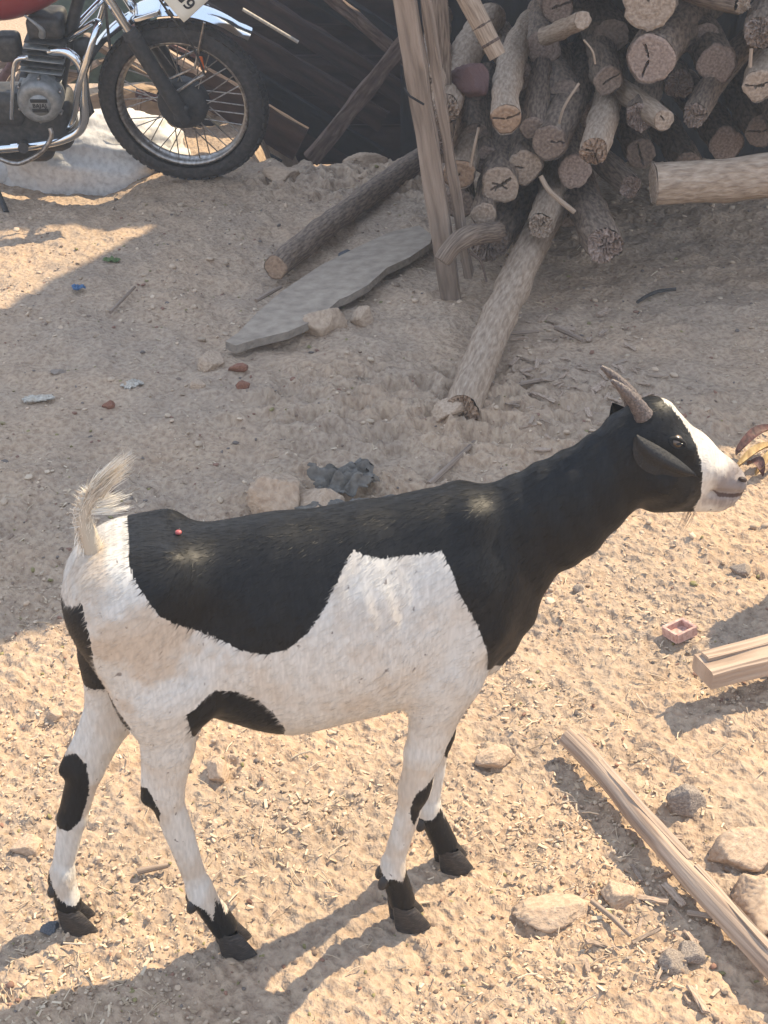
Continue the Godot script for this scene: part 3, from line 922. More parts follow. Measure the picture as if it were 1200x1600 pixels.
	for s in [1.0, -1.0]:
		var c := Vector3(ey.x, ey.y, s * 0.0335)
		var e := part("eye", ball, amber, root, c)
		var pm := SphereMesh.new()
		pm.radius = 0.0042; pm.height = 0.0042; pm.radial_segments = 16; pm.rings = 8
		var pu := part("pupil", pm, mat(Color(0.02, 0.02, 0.025), 0.1), e, Vector3(0.002, 0.0005, s * 0.0084))
		pu.scale = Vector3(1.15, 0.75, 0.45)
		var lp := []
		for k in 17:
			var a := TAU * k / 16.0
			lp.append(c + Vector3(cos(a) * 0.0112 * cos(0.5) + sin(a) * 0.0058 * sin(0.5), -cos(a) * 0.0112 * sin(0.5) + sin(a) * 0.0058 * cos(0.5), s * (0.0066 - 0.002 * absf(cos(a)))))
		part("eyelid", tube_mesh(lp, [0.0024], 8), lid, root)
		var no := SphereMesh.new()
		no.radius = 0.0055; no.height = 0.0075; no.radial_segments = 14; no.rings = 8
		var nn := part("nostril", no, mat(Color(0.16, 0.10, 0.10), 0.6), root, Vector3(0.5825, 0.6585, s * 0.0178))
		nn.rotation_degrees = Vector3(0, s * 42.0, -30)
		nn.scale = Vector3(1.7, 0.85, 0.9)
	# raised tail: a thin dock with long pale hair streaming up and back
	rng.seed = 99
	var dock := curve([Vector3(-.212, .606, 0), Vector3(-0.2191, 0.6472, -0.0000), Vector3(-0.2231, 0.6720, -0.0000), Vector3(-0.2171, 0.6946, -0.0000), Vector3(-0.2083, 0.7098, -0.0000)], 6)
	var dr := []
	for i in dock.size(): dr.append(lerpf(0.013, 0.005, i / float(dock.size() - 1)))
	var tail := part("tail", tube_mesh(dock, dr, 10), mat(Color(0.70, 0.65, 0.58), 0.85), root)
	var th := new_st()
	for i in 3000:
		var f := pow(rng.randf(), 1.25)
		var at := int(f * (dock.size() - 2))
		var p: Vector3 = dock[at]
		var tang: Vector3 = (dock[at + 1] - dock[at]).normalized()
		p += Vector3(rng.randf_range(-1, 1), rng.randf_range(-1, 1), rng.randf_range(-1, 1)) * 0.005
		var kind := rng.randf()
		var dir := tang
		var ln := rng.randf_range(0.014, 0.034)
		if kind < 0.30:
			dir = Vector3(-0.75, -0.45 + 0.9 * f, 0); ln = rng.randf_range(0.008, 0.018)
		elif kind < 0.42:
			dir = Vector3(-0.30, -0.95, 0); ln = rng.randf_range(0.015, 0.04) * (1.0 - f)
			p += Vector3(-0.008, 0, 0)
		dir = (dir + Vector3(rng.randf_range(-.25, .25), rng.randf_range(-.2, .2), rng.randf_range(-.4, .4))).normalized()
		var c := Color(0.78, 0.73, 0.64).lerp(Color(0.42, 0.31, 0.21), pow(rng.randf(), 3.0))
		strand(th, p, dir, ln, 0.0012, Vector3(0.010, 0.0, 0) * rng.randf_range(0.0, 1.0), 3, c)
	var top := Vector3(-0.2034, 0.7144, -0.0000)
	for i in 260:
		var p := top + Vector3(rng.randf_range(-.008, .006), rng.randf_range(-.016, .006), rng.randf_range(-.006, .006))
		var dir := Vector3(0.62, 0.80, 0) + Vector3(rng.randf_range(-.16, .10), rng.randf_range(-.1, .1), rng.randf_range(-.2, .2))
		strand(th, p, dir.normalized(), rng.randf_range(0.025, 0.055), 0.0011, Vector3(0.010, -0.003, 0), 4, Color(0.76, 0.70, 0.60).lerp(Color(0.5, 0.4, 0.28), rng.randf() * 0.6))
	for tuft in [[Vector3(-0.1998, 0.6928, -0.0000), Vector3(0.95, 0.12, 0)], [Vector3(-0.2023, 0.6820, 0.0000), Vector3(0.98, -0.05, 0)]]:
		for i in 90:
			var p: Vector3 = tuft[0] + Vector3(rng.randf_range(-.018, .004), rng.randf_range(-.004, .004), rng.randf_range(-.004, .004))
			strand(th, p, (tuft[1] + Vector3(0, rng.randf_range(-.12, .16), rng.randf_range(-.1, .1))).normalized(), rng.randf_range(0.02, 0.036), 0.0011, Vector3(0, 0.004, 0), 3, Color(0.80, 0.75, 0.66))
	var hair_mat := mat(Color.WHITE, 0.6)
	hair_mat.vertex_color_use_as_albedo = true
	hair_mat.cull_mode = BaseMaterial3D.CULL_DISABLED
	var hair_mesh := done(th)
	tag(part("tail_hair", hair_mesh, hair_mat, tail), "", "", "", "stuff")
	var bd := new_st()
	var chin := Vector3(0.5264, 0.6034, 0.0000)
	for i in 26:
		strand(bd, chin + Vector3(rng.randf_range(-.006, .006), 0.004, rng.randf_range(-.006, .006)), Vector3(-0.25 + rng.randf_range(-.2, .2), -1, 0).normalized(), rng.randf_range(0.018, 0.036), 0.0008, Vector3(-0.004, 0, 0), 3, Color(0.45, 0.34, 0.24))
	tag(part("beard", done(bd), hair_mat, root), "", "", "", "stuff")
	for p in [Vector3(-0.1158, 0.6602, 0.0000), Vector3(0.0959, 0.6489, 0.0100), Vector3(0.3959, 0.7355, -0.0000)]:
		rng.randf()
		var sm := SphereMesh.new()
		sm.radius = 0.0042; sm.height = 0.006; sm.radial_segments = 10; sm.rings = 6
		part("sore", sm, mat(Color(0.62, 0.30, 0.30), 0.5), root, p + Vector3(0, -0.013, 0.006))

# ------------------------------------------------------------------ firewood
# a log from its front end going back; kinds of end: 0 sawn and cracked, 1 broken and split
func log_thing(where: Vector3, r: float, dir: Vector3, ln: float, tone: int, end_kind: int, cracks: int, sd: int, label: String, group := "", called := "log", end_tone := -1) -> Node3D:
	var t := dir.normalized()
	var root := thing(called, label, "log", where, group)
	rng.seed = 5000 + sd * 17
	var side := t.cross(Vector3.UP).normalized()
	var bend := rng.randf_range(-0.09, 0.09) * ln
	var sag := rng.randf_range(-0.04, 0.04) * ln
	var knot := rng.randf_range(0.1, 0.6)
	var pts := []; var rr := []
	var steps := maxi(8, int(ln / 0.05))
	for i in steps + 1:
		var f := i / float(steps)
		pts.append(t * ln * f + side * bend * f * f + Vector3.UP * sag * f * f)
		rr.append(r * (1.0 + 0.10 * f) * (1.0 + 0.06 * n_mid.get_noise_2d(f * ln * 50.0, sd * 13.0) + 0.10 * exp(-pow((f - knot) * ln / 0.03, 2.0))))
	if end_kind == 1: rr[0] *= 0.93
	var st := new_st()
	tube(st, pts, rr, 30, 0.10, sd, false, 3.0)
	part("bark", done(st), M.bark[tone], root)
	# end face: rings of a disc, cracks sunk into it, rim worn
	var cap := new_st()
	var up := side.cross(t).normalized()
	var angs := []
	var a0 := rng.randf_range(0.0, PI)
	for k in maxi(0, cracks - (1 if sd % 3 == 0 else 0) + (1 if sd % 4 == 1 else 0)): angs.append(a0 + k * rng.randf_range(2.2, 3.9))
	var segs := 72; var rings := 9
	var slope := Vector2(rng.randf_range(-.22, .22), rng.randf_range(-.25, .1))
	var P := []
	for q in rings + 1:
		var row := []
		for k in segs + 1:
			var a := TAU * (k % segs) / segs
			var f := q / float(rings)
			# match the tube's own first ring at the rim
			var rimr: float = rr[0]
			var w := Vector3(cos(a) * 2.2, sin(a) * 2.2, 0.0) + Vector3(sd * 7.3, sd * 3.1, 0)
			rimr *= 1.0 + 0.10 * (n_mid.get_noise_3dv(w * 1.6) * 1.6 + 0.4 * n_mid.get_noise_3dv(w * 6.0))
			var rad := rimr * (f if q < rings else 1.002)
			var d := 0.0
			if end_kind == 1:
				d = r * (0.35 * n_mid.get_noise_2d(cos(a) * f * 26.0 + sd * 50.0, sin(a) * f * 9.0) + 0.25 * cos(a * 2.0 + sd) * f - 0.12)
			else:
				d = (cos(a) * slope.x + sin(a) * slope.y) * rad + 0.012 * r * n_fine.get_noise_2d(f * 55.0, sd * 9.0) * 3.0
			if q == rings - 1: d *= 0.9
			for c in angs:
				var off := sin(a - c) * rad + 0.05 * r * n_mid.get_noise_2d(rad * 700.0, c * 40.0)
				if cos(a - c) * rad > -0.35 * r * maxf(0.0, sin(sd * 2.3)) and cos(a - c) * rad < r * (0.75 + 0.3 * sin(c * 5.0)) and absf(off) < 0.0012 + 0.022 * r * (1.0 - 0.7 * cos(a - c) * rad / r): d += 0.024
			var rim_in := 0.004 if q == rings else 0.0
			row.append((side * cos(a) + up * sin(a)) * rad + t * (d + rim_in - 0.002))
		P.append(row)
	for q in rings:
		for k in segs:
			cap.set_smooth_group(-1)
			for v in [P[q][k], P[q + 1][k + 1], P[q + 1][k], P[q][k], P[q][k + 1], P[q + 1][k + 1]]:
				cap.set_uv(Vector2(v.x, v.y) * 6.0); cap.add_vertex(v)
	var et: int = end_tone if end_tone >= 0 else [0, 0, 2][tone]
	if et == 2 and sd % 2 == 0: et = 3
	part("broken_end" if end_kind == 1 else "cut_end", done(cap), M.endgrain[et], root)
	# far end closed
	var fc := new_st()
	var last: Vector3 = pts[steps]
	for k in 20:
		for v in [last, last + (side * cos(TAU * k / 20) + up * sin(TAU * k / 20)) * rr[steps] * 1.02, last + (side * cos(TAU * (k + 1) / 20) + up * sin(TAU * (k + 1) / 20)) * rr[steps] * 1.02]:
			fc.set_uv(Vector2(v.x, v.y)); fc.add_vertex(v)
	part("back_end", done(fc), M.endgrain[2], root)
	return root

func make_woodpile():
	var G1 := "firewood logs in the stack"
	# front end, radius, direction back, length, bark tone, end kind, cracks, end tone, label
	var rows := [
		[Vector3(0.1366, 0.5871, -3.9800), 0.0390, Vector3(0.05, 0, -1), 1.1, 1, 0, 2, 0, "log with a round sawn end touching the squared post,  topmost there"],
		[Vector3(0.1664, 0.5187, -3.9300), 0.0478, Vector3(0.1, 0.02, -1), 1.1, 0, 1, 1, 0, "pale log with ragged rim just under the post's topmost log"],
		[Vector3(0.1610, 0.4155, -3.9700), 0.0362, Vector3(0.05, 0, -1), 1, 1, 1, 0, 2, "dull peeling log wedged behind the squared post"],
		[Vector3(0.2114, 0.3385, -3.9200), 0.0452, Vector3(0.12, 0, -1), 1.1, 0, 0, 1, 1, "log with an orange sawn face beside the squared post"],
		[Vector3(0.3195, 0.5444, -3.7200), 0.0387, Vector3(0.06, 0.03, -1), 1.3, 0, 0, 1, 1, "long pale straight log sticking out furthest from the stack"],
		[Vector3(0.5484, 0.7306, -4.0500), 0.0248, Vector3(-0.12, -0.3, -1), 0.32, 0, 0, 1, 0, "thin log tilted upward with small white end"],
		[Vector3(0.7245, 0.7816, -4.0200), 0.0698, Vector3(0.2, 0, -1), 1.1, 1, 0, 1, 0, "thick brown log with one upright crack,  top of the stack"],
		[Vector3(0.7348, 0.6380, -4.0000), 0.0673, Vector3(0.32, 0, -1), 1.2, 1, 0, 2, 2, "thick log with a wide crooked crack across its face"],
		[Vector3(0.6478, 0.5444, -4.1500), 0.0426, Vector3(0.1, 0.04, -1), 1, 1, 0, 1, 2, "dark log end set back beside the thick cracked log"],
		[Vector3(0.5668, 0.4431, -3.7800), 0.0415, Vector3(0.22, 0, -1), 1.1, 0, 1, 2, 1, "pale knobbly log with a splintered lit end"],
		[Vector3(0.7804, 0.4836, -3.9500), 0.0304, Vector3(-0.22, 0.03, -1), 0.55, 0, 0, 1, 0, "small log with a clean white end and black crack"],
		[Vector3(0.7316, 0.4670, -4.0500), 0.0439, Vector3(0.25, 0.05, -1), 1, 1, 1, 1, 2, "dull log behind the small white ended one"],
		[Vector3(0.8776, 0.4833, -4.0000), 0.0361, Vector3(0.35, 0.08, -1), 0.9, 1, 1, 0, 2, "slim log with snapped end pointing down to the long log"],
		[Vector3(1.0342, 0.5766, -3.9500), 0.0441, Vector3(0.3, 0, -1), 1.1, 0, 0, 2, 0, "grey log end above the long lying log"],
		[Vector3(1.0298, 0.7137, -3.9800), 0.0489, Vector3(0.3, 0.05, -1), 1.1, 1, 1, 1, 2, "rough snapped log between the crosswise top log and grey log end"],
		[Vector3(0.9816, 0.7746, -4.0500), 0.0299, Vector3(-0.75, 0.05, -1), 0.9, 1, 1, 0, 0, "brown log lying crosswise on top with torn end"],
		[Vector3(0.3268, 0.3115, -3.9000), 0.0524, Vector3(0.1, 0, -1), 1.2, 1, 0, 2, 0, "split log face with crossing cracks,  the lower half"],
		[Vector3(0.4027, 0.3393, -3.9800), 0.0513, Vector3(0.12, 0, -1), 1.2, 1, 0, 2, 0, "split log face with crossing cracks,  the upper half"],
		[Vector3(0.4372, 0.2293, -3.8000), 0.0375, Vector3(0.22, 0, -1), 0.9, 0, 1, 1, 0, "pale crooked short log jutting out low with slit end"],
		[Vector3(0.6070, 0.2015, -3.7200), 0.0528, Vector3(-0.02, -0.05, -1), 1.1, 1, 1, 1, 2, "stout dusty log with bulging end near the ground"],
		[Vector3(0.4644, 0.4209, -3.9500), 0.0504, Vector3(0.28, 0.06, -1), 1.1, 1, 0, 1, 2, "broad log with flat dull face above the split log"],
		[Vector3(0.5517, 0.3164, -4.0200), 0.0463, Vector3(0.05, 0.02, -1), 1, 1, 0, 0, 2, "dark log end under the knobbly pale log"],
		[Vector3(0.4208, 0.4473, -4.0000), 0.0345, Vector3(0.16, 0.1, -1), 1, 1, 0, 0, 2, "dark slim log beside the long straight pale one"],
		[Vector3(0.2817, 0.2409, -3.8600), 0.0361, Vector3(0.1, 0, -1), 0.9, 1, 0, 1, 0, "small log end low beside the squared post"],
		[Vector3(0.3075, 0.1394, -3.9200), 0.0574, Vector3(0.25, 0, -1), 1, 1, 1, 0, 2, "short thick log at the foot of the stack by the post"],
		[Vector3(0.7239, 0.2589, -4.0600), 0.0357, Vector3(-0.2, 0.04, -1), 0.9, 1, 1, 0, 2, "dim log in the gap at the long lying log's sawn end"],
		[Vector3(0.2151, 0.2342, -3.9800), 0.0464, Vector3(0.02, 0, -1), 1, 1, 0, 0, 2, "dark round log below the orange faced log"],
		[Vector3(0.3009, 0.3272, -4.1000), 0.0414, Vector3(0.05, 0, -1), 1, 1, 0, 1, 2, "dim log above the split log"],
		[Vector3(0.5336, 0.4765, -4.2500), 0.0495, Vector3(0.1, 0, -1), 1, 1, 0, 1, 2, "dim log between the dark slim log and the dark set back log"],
		[Vector3(0.9730, 0.5760, -4.2200), 0.0561, Vector3(0.1, 0, -1), 1, 1, 0, 1, 2, "dim log behind the slim snapped log and thick cracked log"],
		[Vector3(0.5623, 0.1563, -4.1500), 0.0504, Vector3(0.05, 0, -1), 1, 1, 0, 1, 2, "dim log behind the stout dusty log"],
		[Vector3(0.4366, 0.0628, -4.1000), 0.0466, Vector3(0.05, 0, -1), 1, 1, 0, 0, 2, "dim log on the ground behind the leaning log"],
		[Vector3(0.2771, 0.3660, -4.2000), 0.0459, Vector3(0.05, 0, -1), 1, 1, 0, 1, 2, "dim log between the orange faced log and long pale log"],
		[Vector3(0.4083, 0.4870, -4.4500), 0.0515, Vector3(0.05, 0, -1), 0.9, 1, 0, 1, 2, "dim log behind the long pale log's upper part"],
		[Vector3(0.9503, 0.2314, -4.3500), 0.0480, Vector3(0.05, 0, -1), 0.9, 1, 0, 1, 2, "dim log over the long lying log's sawn end"],
		[Vector3(1.0857, 0.2782, -4.4500), 0.0528, Vector3(0.05, 0, -1), 0.9, 1, 0, 1, 2, "dim log over the long lying log's middle"],
		[Vector3(1.1651, 0.3453, -4.3500), 0.0494, Vector3(0.05, 0, -1), 0.9, 1, 0, 1, 2, "dim log under the grey log end"],
		[Vector3(0.4961, 0.5631, -4.5000), 0.0536, Vector3(0.05, 0, -1), 0.9, 1, 0, 1, 2, "dim log below the thin upward tilted log"],
		[Vector3(0.6982, 0.6055, -4.4800), 0.0531, Vector3(0.05, 0, -1), 0.9, 1, 0, 1, 2, "dim log beside the thick brown top log"],
		[Vector3(0.9673, 0.6083, -4.4000), 0.0503, Vector3(0.1, 0, -1), 0.9, 1, 0, 1, 2, "dim log under the crosswise top log"],
		[Vector3(0.7962, 0.2757, -4.3500), 0.0458, Vector3(0.05, 0, -1), 0.9, 1, 0, 1, 2, "dim log beneath the small white ended log"],
		[Vector3(0.8932, 0.4908, -4.3500), 0.0466, Vector3(0.05, 0, -1), 0.9, 1, 1, 1, 2, "dim log over the slim snapped log"],
		[Vector3(0.6555, 0.3816, -4.4000), 0.0477, Vector3(0.05, 0, -1), 0.9, 1, 0, 1, 2, "dim log above the knobbly pale log"],
		[Vector3(0.5223, 0.6955, -4.4500), 0.0503, Vector3(0.05, 0, -1), 0.9, 1, 0, 1, 2, "dim log above the thin upward tilted log"],
		[Vector3(1.1806, 0.4210, -4.1000), 0.0558, Vector3(0.1, 0, -1), 1.1, 1, 0, 1, 2, "log under the grey one,  partly beyond the long log"],
	]
	var sd := 0
	for r in rows:
		sd += 1
		log_thing(r[0], r[1], r[2], r[3], r[4], r[5], r[6], sd, r[8], G1, "log", r[7])
	# unseen top rows added above the picture's edge to keep the sky off
	var dice := RandomNumberGenerator.new()
	dice.seed = 606
	for k in 30:
		var row := k / 10
		var x := 0.36 + (k % 10) * 0.125 + (0.06 if row % 2 else 0.0) + dice.randf_range(-0.02, 0.02)
		log_thing(Vector3(x, 0.93 + row * 0.13 + dice.randf_range(-0.02, 0.02), -4.12 - dice.randf_range(0.0, 0.2)), dice.randf_range(0.05, 0.066), Vector3(dice.randf_range(-.05, .1), dice.randf_range(-.03, .03), -1), 1.2, k % 2, 0, 1, 200 + k, "unseen log added on top of the firewood stack to darken it", "unseen logs added above the firewood stack", "log", k % 4)
	# the long log lying across at the right, sawn square
	log_thing(Vector3(0.7558, 0.3212, -3.8800), 0.0592, Vector3(1.0, 0.05, -0.06), 1.6, 0, 0, 0, 90, "long thick log lying level across the stack's front", G1, "log", 0)
	# the big log leaning out of the stack to the ground
	var a := Vector3(0.1859, 0.0350, -3.0251)
	var b := Vector3(0.4076, 0.1154, -3.9500)
	log_thing(a, 0.044, b - a, (b - a).length() + 0.5, 0, 1, 1, 91, "big pale log sloping from the stack to the ground, broken end", "", "leaning_log", 1)
	# the log on the bank, left of the post
	a = Vector3(-0.3216, 0.0450, -3.9653)
	b = Vector3(0.1134, 0.0550, -5.1681)
	log_thing(a, 0.036, b - a, (b - a).length() + 0.2, 1, 0, 0, 92, "grey brown log lying alone on the bare dirt bank", "", "bank_log", 1)
	# bent branch across the post's foot
	var br := thing("branch", "short dark bent branch resting against the squared post's foot", "branch", Vector3(0.1551, 0.1898, -3.6200))
	var o := br.position
	part("limb", tube_mesh(curve([Vector3.ZERO, Vector3(0.1861, 0.2240, -3.6400) - o, Vector3(0.2355, 0.2339, -3.7000) - o, Vector3(0.3172, 0.1938, -3.8500) - o], 5), [0.022, 0.023, 0.024, 0.024, 0.024, 0.025, 0.026, 0.027, 0.028, 0.028, 0.029, 0.029, 0.03, 0.03, 0.03, 0.03], 14, 0.14, 3), M.bark[1], br)
	part("twig", tube_mesh(curve([Vector3(0.2357, 0.1918, -3.6800) - o, Vector3(0.2663, 0.1644, -3.6800) - o, Vector3(0.2824, 0.1090, -3.6800) - o], 4), [0.006, 0.005, 0.005, 0.004, 0.004, 0.004, 0.003, 0.003, 0.003], 8, 0.1, 4), M.bark[2], br)
	# thin pole slanting down on top of the stack
	var p0 := Vector3(0.2055, 0.8433, -3.9000)
	var p1 := Vector3(0.3038, 0.6748, -3.8600)
	var pole := thing("slanting_pole", "thin jointed pole slanting down onto the long pale log", "pole", p0)
	part("stem", tube_mesh([Vector3.ZERO, (p1 - p0) * .25, (p1 - p0) * .5, (p1 - p0) * .75, p1 - p0], [.028, .028, .027, .026, .024], 14, 0.06, 8), M.bark[0], pole)
	for f in [0.3, 0.55, 0.8]:
		var c: Vector3 = (p1 - p0) * f
		var tt := (p1 - p0).normalized() * 0.004
		part("joint", tube_mesh([c - tt, c, c + tt], [.026, .0275, .026], 14), M.bark[2], pole)
	# reddish clay lump by the post logs
	var cl := part("clay_block", rocks[2], M.claybrown)
	cl.position = Vector3(0.2475, 0.5708, -4.0200); cl.scale = Vector3(0.13, 0.12, 0.16); cl.rotation = Vector3(0.3, 0.5, 0.7)
	tag(cl, "dull reddish clay lump resting among logs beside the post", "clay block")
	# twigs hanging in the stack
	for w in [[Vector3(0.4317, 0.3628, -3.8200), Vector3(0.4584, 0.3240, -3.8000), Vector3(0.5266, 0.2725, -3.7800), 0.007], [Vector3(0.2389, 0.3808, -3.8500), Vector3(0.2493, 0.4430, -3.8500), Vector3(0.2604, 0.4789, -3.8800), 0.004], [Vector3(0.9852, 0.6421, -3.8800), Vector3(0.9836, 0.6672, -3.8800), Vector3(0.9823, 0.6905, -3.8800), 0.005], [Vector3(0.5460, 0.6935, -3.9800), Vector3(0.5713, 0.6650, -3.9700), Vector3(0.5809, 0.6308, -3.9700), 0.003], [Vector3(0.5419, 0.5766, -3.9800), Vector3(0.5007, 0.5087, -3.9700), Vector3(0.4877, 0.4281, -3.9700), 0.004]]:
		var tw := part("twig", tube_mesh(curve([Vector3.ZERO, w[1] - w[0], w[2] - w[0]], 4), [w[3]], 8, 0.1, 2), M.bark[0], self, w[0])
		tag(tw, "thin dry twig caught between the stacked logs", "twig", "twigs caught in the firewood stack")

func make_shed():
	var shed := thing("wood_shed", "firewood shed with a split squared post and board wall darkened for shade", "shed", Vector3(0.2, 0, -3.67))
	var o := shed.position
	var side := Vector3(1, 0, 0.1)
	# the split post in front: two halves with a gap between them, leaning a little left
	var foot := Vector3(0.2089, -0.0800, -3.8259)
	var head := Vector3(0.0516, 0.8429, -3.7200)
	var t := (head - foot).normalized()
	var top := foot + t * 3.4
	var ps := part("post", bar_mesh(foot - o, top - o, 0.056, 0.05, 0.004, 3, side, 40), M.post, shed)
	part("post", bar_mesh(foot - o + Vector3(0.033, 0.15, -0.015), top - o + Vector3(0.037, 0, -0.015), 0.024, 0.05, 0.004, 9, side, 40), M.post, shed)
	part("post_wire", tube_mesh([Vector3(0.0518, 0.6474, -3.6200) - o, Vector3(0.0646, 0.6331, -3.6000) - o, Vector3(0.1009, 0.6074, -3.6200) - o], [0.003], 8), M.blackwood, shed)
	# thin post behind it
	part("post", tube_mesh([Vector3(0.1659, 0.3500, -4.0200) - o, Vector3(0.1502, 0.6888, -4.0200) - o, Vector3(0.1353, 0.8840, -4.0500) - o, Vector3(0.0, 3.1, -0.5)], [0.035, 0.033, 0.03, 0.03], 12, 0.12, 6), M.bark[1], shed)
	for x in [2.4, 3.9]:
		part("post", tube_mesh([Vector3(x, -0.1, -4.2) - o, Vector3(x, 3.2, -4.2) - o], [0.05, 0.045], 12, 0.08, 7), M.bark[1], shed)
	for x in [0.3, 2.0, 3.9]:
		part("post", tube_mesh([Vector3(x, -0.4, -5.85) - o, Vector3(x, 3.2, -5.85) - o], [0.05, 0.045], 12, 0.08, 7), M.bark[2], shed)
	# back wall of upright boards; the shed's deep shade put into their near-black colour
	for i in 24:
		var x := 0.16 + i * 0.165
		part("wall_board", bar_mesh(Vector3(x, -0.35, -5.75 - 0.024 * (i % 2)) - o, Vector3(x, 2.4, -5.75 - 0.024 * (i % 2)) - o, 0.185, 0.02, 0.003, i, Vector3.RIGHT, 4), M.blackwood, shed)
	# unseen corrugated roof sheet, its corners set so that it shades the yard
	var corner := [Vector3(ROOF_L.x, 3.2, ROOF_L.y), Vector3(ROOF_R.x, 3.2, ROOF_R.y), Vector3(5.4, 3.2, -7.77), Vector3(2.19, 3.2, -7.77)]
	var rs := new_st()
	var nu := 150; var nv := 2
	for side_i in 2:
		var yo := 0.0 if side_i == 0 else 0.012
		for i in nu:
			for j in nv:
				var q := []
				for c in [[i, j], [i + 1, j], [i + 1, j + 1], [i, j + 1]]:
					var u: float = c[0] / float(nu); var v: float = c[1] / float(nv)
					var p: Vector3 = corner[0].lerp(corner[1], u).lerp(corner[3].lerp(corner[2], u), v)
					p.y += 0.010 * sin(c[0] * PI * 0.5) + yo
					q.append(p - o)
				for k in [0, 1, 2, 0, 2, 3]:
					rs.set_uv(Vector2(q[k].x, q[k].z)); rs.add_vertex(q[k])
	part("roof", done(rs), M.iron, shed)
	part("rafter", bar_mesh(corner[0] + Vector3(0.02, -0.06, -0.06) - o, corner[1] + Vector3(-0.02, -0.06, -0.06) - o, 0.05, 0.08, 0.002, 1, Vector3.ZERO, 6), M.darkwood, shed)
	part("rafter", bar_mesh(corner[3] + Vector3(0.02, -0.06, 1.75) - o, corner[2] + Vector3(-0.02, -0.06, 1.75) - o, 0.05, 0.08, 0.002, 1, Vector3.ZERO, 6), M.darkwood, shed)

const ROOF_L := Vector2(-0.08, -2.87)
const ROOF_R := Vector2(5.02, -5.90)

func make_back_boards():
	# dark boards and beams leaning behind the bank
	var list := [
		[Vector3(-0.7025, 0.5307, -6.0500), Vector3(0.1337, 0.0408, -5.9500), 0.10, "M", "broad brown board leaning behind the motorcycle, the middle one"],
		[Vector3(-0.7825, 0.4153, -6.0000), Vector3(0.0000, -0.0261, -5.9000), 0.10, "M", "broad brown board leaning behind the motorcycle, the lower one"],
		[Vector3(-0.4702, 0.5721, -6.1000), Vector3(0.2400, 0.1603, -6.0000), 0.10, "D", "broad dark board leaning behind the motorcycle, the upper one"],
		[Vector3(-0.8579, 0.2690, -6.1000), Vector3(-0.0275, -0.2164, -6.0000), 0.12, "D", "near black board lowest in the leaning boards"],
		[Vector3(-0.8786, 0.2535, -5.7500), Vector3(-0.3350, -0.0512, -5.6500), 0.16, "M", "wide brown board leaning right behind the front tyre"],
		[Vector3(-0.9394, 0.0647, -5.8000), Vector3(-0.4470, -0.1969, -5.7000), 0.16, "D", "wide black board at the foot of the leaning boards"],
	]
	var i := 0
	for b in list:
		i += 1
		var o := part("leaning_board", bar_mesh(Vector3.ZERO, b[1] - b[0], b[2], 0.022, 0.004, 40 + i, Vector3(0.1, 1, 0.25), 12), M.darkwood if b[3] == "M" else M.blackwood)  # M boards are brown, the others near black
		o.position = b[0]
		tag(o, b[4], "board", "boards leaning behind the motorcycle")
	var b1 := part("roof_beam", bar_mesh(Vector3.ZERO, Vector3(0.1374, 0.2403, -5.6200) - Vector3(-0.2428, 0.5490, -5.6200), 0.045, 0.05, 0.004, 51, Vector3(0, 1, 0), 12), M.bark[2])
	b1.position = Vector3(-0.2428, 0.5490, -5.6200)
	tag(b1, "grey beam sloping down to the squared post behind the bank", "beam")
	var b2 := part("prop_beam", bar_mesh(Vector3.ZERO, Vector3(0.0966, 0.4018, -5.5000) - Vector3(-0.2850, -0.0590, -5.4500), 0.05, 0.06, 0.004, 52, Vector3(0, 0, 1), 12), M.bark[2])
	b2.position = Vector3(-0.2850, -0.0590, -5.4500)
	tag(b2, "grey prop beam rising toward the squared post behind the bank", "beam")
	var b3 := part("white_rod", tube_mesh([Vector3.ZERO, (Vector3(-0.3273, 0.3659, -5.5500) - Vector3(-0.5337, 0.4874, -5.5500)) * 0.5, Vector3(-0.3273, 0.3659, -5.5500) - Vector3(-0.5337, 0.4874, -5.5500)], [0.0065], 8), M.whitecloth)
	b3.position = Vector3(-0.5337, 0.4874, -5.5500)
	tag(b3, "thin white rod lying against the dark leaning boards", "rod")
	# dark sheet wall behind everything
	var wall := thing("plank_wall", "dark plank wall behind the leaning boards and motorcycle", "wall", Vector3(-0.4, -0.3, -6.3))
	for k in 9:
		part("plank", bar_mesh(Vector3(-0.45, 0.07 + k * 0.15, -0.024 * (k % 2)), Vector3(1.3, 0.07 + k * 0.15, -0.024 * (k % 2)), 0.02, 0.175, 0.003, 60 + k, Vector3(0, 0, 1), 6), M.darkwood, wall)
	for x in [-0.4, 0.4, 1.2]:
		part("stake", bar_mesh(Vector3(x, -0.2, -0.05), Vector3(x, 1.45, -0.05), 0.06, 0.06, 0.003, 70, Vector3.RIGHT, 6), M.darkwood, wall)

# ------------------------------------------------------------------ motorcycle, facing +x, leaning on its stand
func lathe(st: SurfaceTool, prof: Array, segs: int, c := Vector3.ZERO, from := 0.0, to := TAU):
	# prof of (radius, z), turned round the z axis
	for i in segs:
		var a := lerpf(from, to, i / float(segs)); var b := lerpf(from, to, (i + 1) / float(segs))
		for j in prof.size() - 1:
			var q := []
			for e in [[a, j], [a, j + 1], [b, j + 1], [b, j]]:
				var p: Vector2 = prof[e[1]]
				q.append(c + Vector3(cos(e[0]) * p.x, sin(e[0]) * p.x, p.y))
			for k in [0, 1, 2, 0, 2, 3]:
				st.set_smooth_group(0)
				st.set_uv(Vector2(q[k].x, q[k].y) * 4.0); st.add_vertex(q[k])

func lathe_mesh(prof: Array, segs := 40, c := Vector3.ZERO, from := 0.0, to := TAU) -> ArrayMesh:
	var st := new_st()
	lathe(st, prof, segs, c, from, to)
	return done(st)

